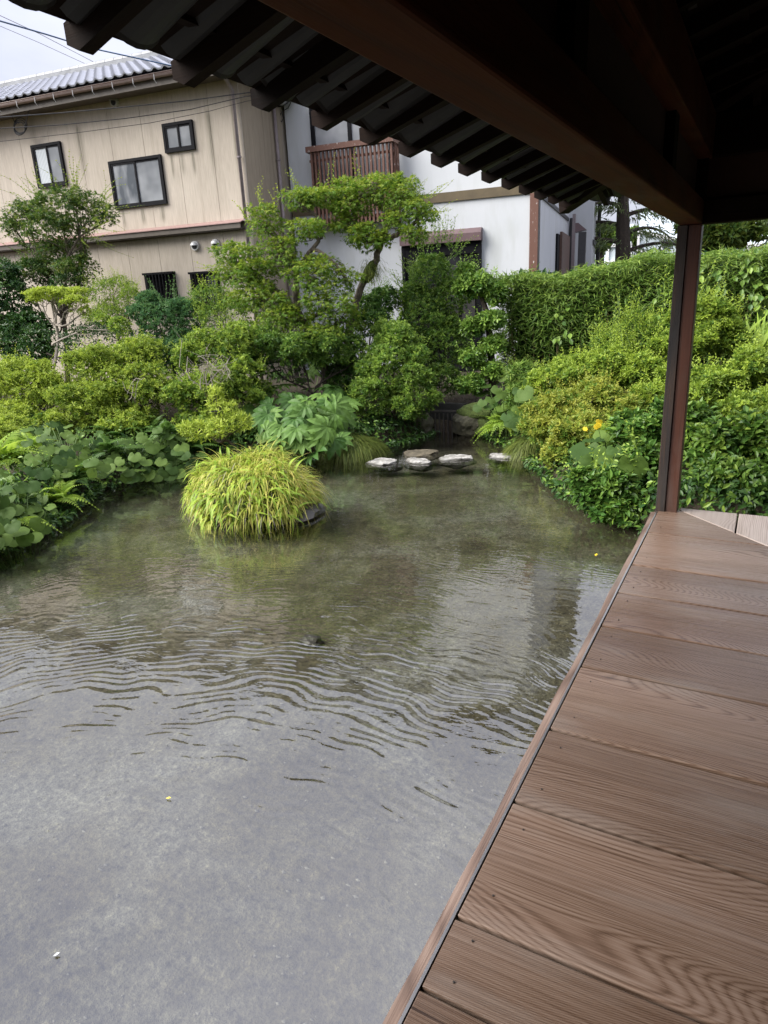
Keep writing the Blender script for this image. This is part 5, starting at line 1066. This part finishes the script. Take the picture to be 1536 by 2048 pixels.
# bank edge under the leaves
def shore_cover(name, label, segs, n, Lg, mt, depth=.5, high=.30, part='ground_cover'):
    pts = [POND[i] for i in segs]; ln = [np.linalg.norm(b_ - a_) for a_, b_ in zip(pts[:-1], pts[1:])]; k = rng.choice(len(ln), n, p=np.array(ln) / sum(ln)); f = rng.random(n)[:, None]
    A0 = np.array(pts[:-1])[k]; B0 = np.array(pts[1:])[k]; q = A0 + (B0 - A0) * f; nn = np.stack([(B0 - A0)[:, 1], -(B0 - A0)[:, 0]], 1); nn /= np.linalg.norm(nn, axis=1)[:, None]
    tst = pond_dist(q[:, 0] + .1 * nn[:, 0], q[:, 1] + .1 * nn[:, 1]); nn = nn * np.where(tst > 0, 1, -1)[:, None]
    u_ = rng.uniform(-.14, depth, n); lump = .5 + .5 * np.sin(q[:, 0] * 5 + q[:, 1] * 4) * np.sin(q[:, 1] * 7 - q[:, 0] * 3)
    P = np.concatenate([q + nn * u_[:, None], np.zeros((n, 1))], 1); P[:, 2] = np.maximum(gh(P[:, 0], P[:, 1]), .0) + .02 + rng.random(n) * high * (.35 + .65 * lump) * np.clip((u_ + .2) * 3, .3, 1)
    out = -np.concatenate([nn, np.zeros((n, 1))], 1); lv = Leaves()
    lv.add('gloss', P, out * .7 + rng.normal(0, .55, (n, 3)) - EZV * .25, EZV + out * .5 + rng.normal(0, .35, (n, 3)), Lg * rng.uniform(.6, 1.3, n), Lg * .5 * rng.uniform(.7, 1.2, n), rng.beta(2, 2, n), rng.beta(1, 4, n))
    V = np.concatenate(lv.V); o = link(part, mesh_np(part, V, np.concatenate(lv.F), {'rnd': np.concatenate(lv.r), 'young': np.concatenate(lv.y)}), MT[mt]); return set_props(o, label, 'ground cover', kind='stuff')
shore_cover('ground_cover', 'dark low leaves hanging over the left shore of the pond', [1, 2, 3, 4, 5, 6, 7, 8, 9], 7000, .07, 'dark_leaf', .5, .22)
shore_cover('ground_cover', 'mid green low leaves among the plants of the left shore', [2, 3, 4, 5, 6, 7, 8], 3800, .06, 'glossy_mid', .9, .36)
shore_cover('ground_cover', 'dark low leaves hanging over the right shore of the pond', [10, 11, 12, 13, 14], 4200, .07, 'dark_leaf', .6, .2)
shore_cover('ground_cover', 'mid green low leaves among the plants of the right shore', [10, 11, 12, 13, 14], 3600, .065, 'glossy_mid', 1.4, .3)

# ---- palmate (fatsia) plant
fs = spots([(500, 790), (545, 760), (580, 720), (640, 712), (705, 728), (715, 770), (705, 830), (690, 880), (640, 905), (580, 895), (520, 860)], 62, .25, .55, 21)
clump('palmate_plant', 'large glossy palmate leaves on the bank behind the stepping stones', 'plant', fs, PLM, .26, MT['stem'], tilt=.6, yr=.9, root=ground_pt(at(620, 890, 8.1)))
# ---- sedges
def tuft(name, label, c, n, ra, h, ln, mt, group=None, young=.15, w=.004):
    th_ = thing(name, label, 'grass', c, 0, group); a = rng.uniform(0, 6.28, n); q = np.sqrt(rng.random(n)); d = np.stack([np.cos(a), np.sin(a), 0 * a], 1)
    base = np.array(c) + d * (q * ra)[:, None] + EZV * (h * (1 - q ** 2))[:, None]
    blades(th_, 'blades', MT[mt], base, d + rng.normal(0, .3, (n, 3)) * (1, 1, 0), rng.uniform(.6, 1.15, n) * ln, np.full(n, w) * rng.uniform(.7, 1.3, n), rng.uniform(.35, 1.0, n) * (1.1 - .6 * q), rng.uniform(.8, 1.4, n), rng.beta(2, 2, n), rng.random(n) * young); return th_
G4 = 'sedge tufts on the shore'
tuft('sedge_tuft', 'olive sedge tuft spilling to the first stepping stone', np.array([*at(700, 908, 7.95)[:2], .10]), 1500, .36, .10, .34, 'sedge', G4, .3, .0035)
tuft('sedge_tuft', 'smaller olive sedge tuft below the palmate leaves', np.array([*at(668, 900, 7.85)[:2], .10]), 700, .2, .08, .30, 'sedge', G4, .3, .0035)
tuft('sedge_tuft', 'sedge tuft on the right shore beside the last stone', np.array([*at(1066, 890, 8.2)[:2], .08]), 900, .22, .10, .33, 'sedge', G4, .3, .0035)

# ---- islet
ic = np.array([-4.31, 4.93, 0.0]); isl = thing('grassy_islet', 'rounded islet of fern and yellow green grass on dark rock in the pond', 'islet', ic)
MT['wet_rock'] = plain('wet_rock', (.035, .030, .022), .35, .6, 8, 0, .02)
for k, (dx_, dy_, a, b, h) in enumerate(((0, 0, .50, .44, .20), (.44, .0, .32, .30, .11), (-.25, -.1, .30, .30, .15), (.05, -.3, .26, .2, .12))):
    o = link('rock', rock_mesh(40 + k, a, b, h), MT['wet_rock'], isl); o.location = (dx_, dy_, .02)
o = link('mound', rock_mesh(50, .52, .47, .34), MT['moss'], isl); o.location = (0, .02, .10)
lumpf = lambda d: 1 + .11 * np.sin(d[:, :1] * 5.3 + 1) * np.sin(d[:, 1:2] * 4.7) + .07 * np.sin(d[:, :1] * 11 + d[:, 2:] * 9) * np.sin(d[:, 1:2] * 10 + 2)
def dome(n, zmin=.0): d = rdir(n); d[:, 2] = np.abs(d[:, 2]) * (1 - zmin) + zmin; return nrm(d)
front = nrm(np.array([4.36, -4.98, 0])); nb = 4200; d = dome(nb); d = d[(d @ front - .5 * (d @ EXV) < rng.uniform(-.1, .9, nb)) | (d[:, 2] > .75)]; nb = len(d); base = ic + np.array([0, .02, .10]) + d * lumpf(d) * np.array([.60, .54, .41]); hz = d * (1, 1, 0) + rng.normal(0, .7, (nb, 3)) * (1, 1, 0)
rightness = np.clip(d @ EXV * .5 + .5, 0, 1)
blades(isl, 'blades', MT['grass'], base, hz, rng.gamma(6, .020, nb) + .05, rng.uniform(.002, .005, nb), rng.uniform(.1, 1.25, nb) * (.4 + .6 * d[:, 2]), rng.uniform(.5, 1.5, nb), rng.beta(2, 2, nb), np.clip(rng.normal(.15, .2, nb) + .45 * rightness ** 2, 0, 1))
nf = 0
while nf < 290:
    d = dome(1, -.15)[0]
    if d @ front + .45 * (-(d @ EXV)) < rng.uniform(-.5, .9): continue
    p = ic + np.array([0, .02, .09]) + d * lumpf(d[None])[0] * np.array([.64, .58, .43]); out = nrm(d * (1, 1, .5) + rng.normal(0, .6, 3))
    inst('frond', ST[nf % 3], isl, basis_mtx(p, out, EZV + .4 * d, rng.uniform(.11, .24), isl)); nf += 1
nb = 2400; d = dome(nb, -.2); base = ic + np.array([0, .02, .09]) + d * lumpf(d) * np.array([.62, .56, .42]); hz = d * (1, 1, 0) + rng.normal(0, .45, (nb, 3)) * (1, 1, 0)
blades(isl, 'leaflets', MT['grass'], base, hz, rng.uniform(.07, .15, nb), rng.uniform(.006, .012, nb), rng.uniform(.1, .8, nb), rng.uniform(.7, 1.5, nb), rng.beta(2, 2, nb), rng.beta(1, 3, nb), 4)
nb = 520; d = dome(nb, .1); d = d[(d @ EXV > -.2) | (d[:, 2] > .6) | (rng.random(nb) < .35)]; nb = len(d); base = ic + np.array([0, .02, .08]) + d * lumpf(d) * np.array([.58, .52, .39])
blades(isl, 'long_blades', MT['grass'], base, d * (1, 1, 0) + rng.normal(0, .6, (nb, 3)) * (1, 1, 0), rng.uniform(.18, .42, nb), rng.uniform(.002, .004, nb), rng.uniform(.5, 1.5, nb) * (.3 + .7 * d[:, 2]), rng.uniform(.5, 1.3, nb), rng.beta(2, 2, nb), np.clip(rng.normal(.35, .3, nb), 0, 1), 6)
nb = 160; d = dome(nb, -.1); base = ic + np.array([0, .02, .09]) + d * np.array([.61, .55, .45]); blades(isl, 'dead_blades', MT['twig'], base, d * (1, 1, 0) + rng.normal(0, .5, (nb, 3)) * (1, 1, 0), rng.uniform(.12, .30, nb), np.full(nb, .0022), rng.uniform(.1, .7, nb), rng.uniform(.8, 1.5, nb), rng.random(nb), rng.random(nb), 5)
# shrub growing behind the mound
sb_ = [pad(402, 866, 34, 20, 5.75), pad(382, 858, 22, 14, 5.7), pad(462, 846, 36, 22, 5.8), pad(488, 848, 18, 16, 5.8), pad(432, 800, 16, 22, 5.8), pad(446, 820, 26, 14, 5.8), pad(440, 862, 30, 14, 5.75)]
b = ic + np.array([-.18, .34, .30]); ish = thing('islet_shrub', 'thin yellow green shrub with orange tips growing behind the grassy islet', 'shrub', b)
lv = LF(); P, Nn, _ = shell(sb_, 620, .3, .22, .3); rosettes(lv, P, Nn, 'lance', .058, .013, 6, 42, 1.1, .75, .3); lv.build('foliage', MT['azalea'], ish)
mb = MB(); f0 = at(440, 885, 5.7)
limb(mb, b, f0, .018, .014)
for p in sb_:
    Pm = limb(mb, f0, p[0], .009, .004, .12)
    for s_ in shell([p], 7)[0]: limb(mb, Pm[int(rng.integers(2, 6))], s_, .004, .0015, .12, 4, 4)
mb.build('branches', MT['dark_bark'], ish)
pk = at(432, 822, 5.7); pt = thing('plant_marker', 'small dark plate held up among the leaves of the islet shrub', 'plant marker', pk)
MB().bar(pk - EXV * .045, pk + EXV * .045, .05, .012).build('plate', MT['dark_trim'], pt, bevel=.003); MB().tube([pk - EZV * .01, pk - EZV * .3], .003, 5).build('stake', MT['dark_trim'], pt)

# ---- stepping stones
m, t, p, _ = mat('pale_stone'); c = coords(t); n1 = noise(t, 7, c, 6, .65); n2 = noise(t, 40, c, 4)
r = ramp(t, [(.32, (.12, .11, .095)), (.46, (.24, .23, .21)), (.65, (.40, .385, .36))], n1.outputs['Fac']); ge = N(t, 'ShaderNodeNewGeometry'); sx = N(t, 'ShaderNodeSeparateXYZ'); t.links.new(ge.outputs['Position'], sx.inputs[0])
wet = N(t, 'ShaderNodeMapRange'); t.links.new(sx.outputs['Z'], wet.inputs[0]); wet.inputs[1].default_value = .002; wet.inputs[2].default_value = .020
col = mixc(t, wet.outputs[0], (.035, .032, .024), r.outputs[0]); t.links.new(col, p.inputs['Base Color']); p.inputs['Roughness'].default_value = .75; bump(t, p, n1.outputs['Fac'], .03)
MT['stone'] = m; MT['brown_stone'] = plain('brown_stone', (.085, .070, .045), .8, .6, 9, 0, .02)
G5 = 'stepping stones across the pond'
for k, (x, y, wpx, lab, mt) in enumerate(((767, 917, 60, 'pale stepping stone beside the sedge tuft', 'stone'), (838, 916, 54, 'whitest stepping stone, in front of the brown mossy one', 'stone'), (842, 899, 66, 'brown mossy stepping stone set behind the others', 'brown_stone'), (912, 909, 62, 'widest grey stepping stone in the middle of the gap', 'stone'), (1000, 906, 55, 'grey stepping stone standing alone near the right shore', 'stone'), (1056, 908, 46, 'dark low stone half hidden by the right shore sedge', 'brown_stone'))):
    P = atz(x, y + 8, .0); w_ = wpx / (FPX / ((P - (0, 0, EYE)) @ CF)); th_ = thing('stepping_stone', lab, 'stone', (P[0], P[1], 0), 0, G5)
    o = link('rock', rock_mesh(70 + k, w_ * .54, w_ * .42, .085, .55, 4, .42), MT[mt], th_); o.location = (0, 0, -.026); o.rotation_euler = (0, 0, rng.uniform(-.3, .3))
P = atz(622, 1278, -.12); sr = link('sunken_rock', rock_mesh(90, .085, .06, .05, 0, 3), MT['wet_rock']); sr.location = (P[0], P[1], -.15); set_props(sr, 'dark rock just under the water in the middle of the pond', 'stone')

# ---- drain grate and mossy wall at the back of the pond
gp = at(884, 845, 9.35); gr = thing('drain_grate', 'rusty dark drain grate at the back of the pond', 'grate', (gp[0], gp[1], 0))
MT['rust'] = plain('rusty_bar', (.055, .048, .042), .7, .4, 20)
for k in range(7): p = at(862 + 8.5 * k, 845, 9.35); MB().box((p[0] - .008, p[1] - .01, -.12), (p[0] + .008, p[1] + .01, .30)).build('bar', MT['rust'], gr)
pa, pb = at(862, 822, 9.35), at(913, 822, 9.35); MB().bar(pa, pb, .025, .025).build('top_bar', MT['rust'], gr)
mw = thing('mossy_wall', 'low mossy stone wall right of the drain grate', 'wall', (*at(945, 850, 9.3)[:2], 0))
for k, (x, y, w_, h_) in enumerate(((935, 848, .24, .18), (968, 850, .2, .16), (1000, 855, .24, .15), (950, 826, .26, .13), (840, 852, .22, .2), (812, 860, .22, .18))):
    P = at(x, y, 9.32); o = link('stone', rock_mesh(100 + k, w_, .16, h_), MT['moss'] if k % 2 else plain('mossy_stone', (.075, .07, .045), .9, .6, 12, 0, .02), mw); o.location = tuple(to_local(mw, P[None])[0])
cv = thing('culvert', 'dark concrete culvert mouth behind the drain grate', 'culvert', (*at(888, 845, 9.6)[:2], 0)); pc = at(888, 845, 9.5)
MB().box((pc[0] - .32, pc[1], -.2), (pc[0] + .32, pc[1] + .1, .42)).build('wall', plain('dark_concrete', (.03, .03, .026), .9, .4, 8), cv)

# ---- right bank
clump('round_leaf_plant', 'large round leaves on the right bank above the last stepping stone', 'plant', spots([(955, 790), (990, 750), (1050, 745), (1075, 790), (1060, 850), (1020, 850), (985, 820), (950, 815)], 66, .15, .75, 13), RL, .18, MT['stem'], group=G3)
clump('round_leaf_plant', 'round leaves under the yellow flower on the right bank', 'plant', spots([(1160, 900), (1200, 870), (1260, 870), (1270, 930), (1230, 950), (1175, 945)], 18, .15, .35, 20), RL, .22, MT['stem'], group=G3)
fern('fern', 'yellow green fern at the water on the right shore', on_bank(1010, 855, .16), FR, 15, .52, (120, 320), (0, 50))
fern('fern', 'light fern behind the yellow flower', on_bank(1235, 880, .16), FR, 12, .42, (0, 360))
bush('azalea_bush', 'right bank azalea with orange tipped leaves', 'shrub', [pad(1125, 820, 74, 46, 7.9), pad(1190, 800, 66, 44, 8.0), pad(1090, 860, 50, 36, 7.7), pad(1165, 865, 70, 40, 7.4), pad(1250, 830, 46, 46, 7.7), pad(1130, 905, 60, 36, 7.3)], 'ros', 'azalea_orange', 6400, .052, .021, 6, 58, .6, 40, lsize=.36, flat=.68, thick=.46, group='azaleas')
bush('azalea_bush', 'upper yellow green azalea between the hedge and the orange tipped one', 'shrub', [pad(1150, 745, 66, 38, 8.6), pad(1090, 765, 44, 32, 8.8), pad(1220, 735, 60, 46, 8.5), pad(1280, 750, 50, 50, 8.4), pad(1310, 810, 50, 50, 7.9), pad(1345, 770, 40, 50, 8.2)], 'ros', 'azalea_green', 6000, .052, .021, 6, 58, .6, 26, lsize=.32, flat=.5, group='azaleas')
nd = bush('nandina_shrub', 'light green feathery shrub with tall shoots in front of the hedge', 'shrub', [pad(1225, 700, 42, 36, 8.9), pad(1290, 690, 44, 50, 8.9), pad(1270, 650, 30, 30, 9.0)], 'spray', 'azalea_green', 4200, .05, .017, young=.5, lumps=14, group=G1)
shoots(nd, [(at(1190, 680, 8.8), (0, 0, 1)), (at(1225, 665, 8.8), (.1, 0, 1)), (at(1265, 640, 8.9), (.1, 0, 1)), (at(1320, 620, 8.9), (0, 0, 1)), (at(1250, 690, 8.7), (-.4, -.2, .8))], 4, .42, 'azalea_green', 'fold', .065, .022, 13, .2, .75, .03)
bush('evergreen_shrub', 'small dark narrow leaved shrub at the foot of the hedge end', 'shrub', [pad(1048, 755, 34, 34, 9.3), pad(1035, 800, 26, 26, 9.1)], 'ros', 'bamboo', 900, .09, .018, 6, 60, .3, 8, tpl='lance', group=G1)
# behind and right of the post
ub = bush('azalea_bush', 'upright azalea behind the post, below the hedge', 'shrub', [pad(1400, 640, 62, 44, 8.8), pad(1370, 690, 60, 44, 8.6), pad(1450, 680, 50, 44, 8.8)], 'ros', 'azalea_green', 4200, .052, .021, 6, 50, .55, 26, lsize=.3, upw=.9, group='azaleas')
shoots(ub, [(at(1370, 600, 8.8), (0, 0, 1)), (at(1400, 596, 8.8), (.1, 0, 1)), (at(1430, 606, 8.8), (.3, 0, 1)), (at(1470, 650, 8.7), (.5, 0, 1)), (at(1500, 690, 8.5), (.3, 0, 1))], 4, .34, 'azalea_green', 'fold', .06, .026, 11, .22, .7, .03)
bush('azalea_bush', 'spreading azalea right of the post, above the broad leaved shrub', 'shrub', [pad(1440, 770, 66, 40, 7.9), pad(1510, 745, 66, 50, 8.0), pad(1600, 750, 70, 60, 8.0), pad(1400, 800, 50, 40, 7.7), pad(1500, 820, 70, 40, 7.5)], 'ros', 'azalea_green', 6400, .054, .022, 6, 58, .55, 36, lsize=.36, flat=.68, thick=.46, group='azaleas')
th_ = thing('iris_clump', 'clump of dark sword leaves under the right end of the hedge', 'plant', ground_pt(at(1500, 720, 9.0)))
for k in range(46):
    p = at(rng.uniform(1470, 1560), 728, 9.0); d = np.array([rng.normal(0, .25), rng.normal(-.15, .2), 1.0]); inst('leaf', ST[k % 3], th_, basis_mtx(p, d, np.array([rng.normal(0, .5), -1, .2]), rng.uniform(.45, .65), th_))
# glossy shrubs nearest the veranda: their leaves can be told apart
def gloss_leaf_mesh(seed, mt):
    tv, tf = TPL['gloss']; V = tv.copy(); V[:, 0] *= .52; V[:, 2] *= 1.2 + .3 * seed; me = mesh_np('leaf', V, tf, {'rnd': np.full(len(V), .5), 'young': np.zeros(len(V))}); me.materials.append(mt); return me
def veined(name, c0, c1, young, rough, tr_): return leaf_mat(name, c0, c1, young, rough, tr_, True)
MT['privet'] = veined('privet_leaf', (.04, .105, .018), (.15, .28, .045), (.22, .33, .05), .36, .25)
GL = [gloss_leaf_mesh(s_, MT['privet']) for s_ in range(3)]
def near_shrub(name, label, pads, n_single, n_rest, size, mt, base, up=.3, young=.3):
    th_ = thing(name, label, 'shrub', base, 0, 'glossy shrubs beside the veranda'); pp_ = split_pads(pads, 16, .4, .6); lv = LF()
    P, Nn, f = shell(pp_, n_rest, up, .2); rosettes(lv, P, Nn, 'gloss', size, size * .5, 4, 62, .7, young); lv.build('foliage', MT[mt], th_)
    P, Nn, f = shell(pp_, n_single * 3, up, .04); vis = (P - (0, 0, EYE)); fac = -(nrm(vis) * Nn).sum(1); idx = np.argsort(-(fac + rng.normal(0, .25, len(P))))[:n_single]
    for i in idx:
        s_ = nrm(Nn[i] * .6 + EZV * .5 + rng.normal(0, .5, 3)); inst('leaf', GL[int(rng.integers(3))], th_, basis_mtx(P[i] + Nn[i] * .02, s_ * (1, 1, .5) - EZV * .1, EZV + .6 * Nn[i] + rng.normal(0, .25, 3), size * rng.uniform(.8, 1.25), th_))
    branches(th_, np.array(base), pads, MT['dark_bark'], .02, 8); return th_
pv = near_shrub('privet_shrub', 'glossy shrub leaning out over the water in front of the post', [pad(1225, 975, 62, 44, 6.0), pad(1285, 930, 44, 54, 6.3), pad(1180, 985, 36, 34, 5.9), pad(1250, 1015, 44, 24, 5.85), pad(1205, 1025, 26, 14, 5.8), pad(1300, 880, 44, 50, 6.6), pad(1260, 860, 40, 40, 6.8), pad(1330, 840, 36, 44, 6.9), pad(1165, 960, 26, 22, 5.9)], 280, 2100, .075, 'glossy', ground_pt(at(1300, 1010, 6.2)))
shoots(pv, [(at(1165, 955, 5.9), (-.7, -.2, .6)), (at(1190, 950, 5.9), (-.3, -.1, .9)), (at(1235, 935, 6.0), (0, 0, 1)), (at(1270, 890, 6.2), (-.2, 0, 1))], 4, .26, 'glossy_mid', 'gloss', .06, .03, 10, .3, .8, .05)
near_shrub('privet_shrub', 'broad leaved glossy shrub right of the post beside the veranda', [pad(1420, 900, 54, 60, 6.4), pad(1490, 880, 60, 60, 6.5), pad(1560, 900, 60, 80, 6.4), pad(1460, 960, 70, 44, 6.1), pad(1540, 975, 60, 40, 6.0), pad(1395, 850, 40, 44, 6.7)], 260, 1900, .085, 'glossy_mid', ground_pt(at(1460, 1010, 6.3)))
yf = thing('yellow_flower', 'yellow flower head on a tall stalk at the right bank', 'flower', ground_pt(at(1200, 935, 6.8)))
mb = MB(); mb2 = MB(); hd = at(1196, 853, 6.75)
for c0, nf_ in ((hd, 6), (at(1175, 856, 6.75), 2)):
    limb(mb, ground_pt(at(1200, 935, 6.8)), c0, .005, .003, .04, 6, 5)
    for _ in range(nf_):
        f_ = c0 + rng.normal(0, .020, 3); ax = nrm(front * .8 + EZV * .5 + rng.normal(0, .4, 3)); u_ = nrm(np.cross(ax, EZV)); v_ = np.cross(ax, u_)
        for k in range(9):
            a = 6.283 * k / 9; d = u_ * math.cos(a) + v_ * math.sin(a); s_ = np.cross(ax, d); mb2.add([f_, f_ + d * .022 + s_ * .006, f_ + d * .027, f_ + d * .022 - s_ * .006], [(0, 1, 2, 3)])
mb.build('stalk', MT['stem'], yf); mb2.build('petals', MT['yellow'], yf)
# leaves fallen on the water
for (x, y, s_, mt, lab) in ((337, 1597, .013, 'yellow', 'small yellow leaf floating near the veranda'), (113, 1910, .011, 'white', 'curled whitish leaf floating at the lower left'), (1192, 1110, .022, 'yellow', 'yellow leaf floating by the veranda edge near the post')):
    P = atz(x, y, .004); a = rng.uniform(0, 3); d = np.array([math.cos(a), math.sin(a), 0]); q = np.array([-d[1], d[0], 0])
    V = [P - d * s_, P - q * s_ * .5 + EZV * .004, P - q * s_ * .1, P + q * s_ * .5 + EZV * .004, P + d * s_ + EZV * .006]
    o = MB().add([v - P for v in V], [(0, 1, 2), (0, 2, 3), (2, 1, 4), (3, 2, 4)]).build('floating_leaf', MT[mt]); o.location = tuple(P); set_props(o, lab, 'leaf', 'leaves floating on the pond')

# joined leaves, shoots, blades and twigs are too many or too small to pick apart one by one
for o in S.objects:
    if o.type == 'MESH' and o.parent is not None and o.name.split('.')[0] in ('foliage', 'side_foliage', 'inner_foliage', 'shoots', 'shoot_stems', 'stalks', 'blades', 'leaflets', 'long_blades', 'dead_blades', 'needles', 'crown', 'branches', 'culms', 'dead_twigs', 'petals', 'epiphyte', 'stem'):
        o['kind'] = 'stuff'
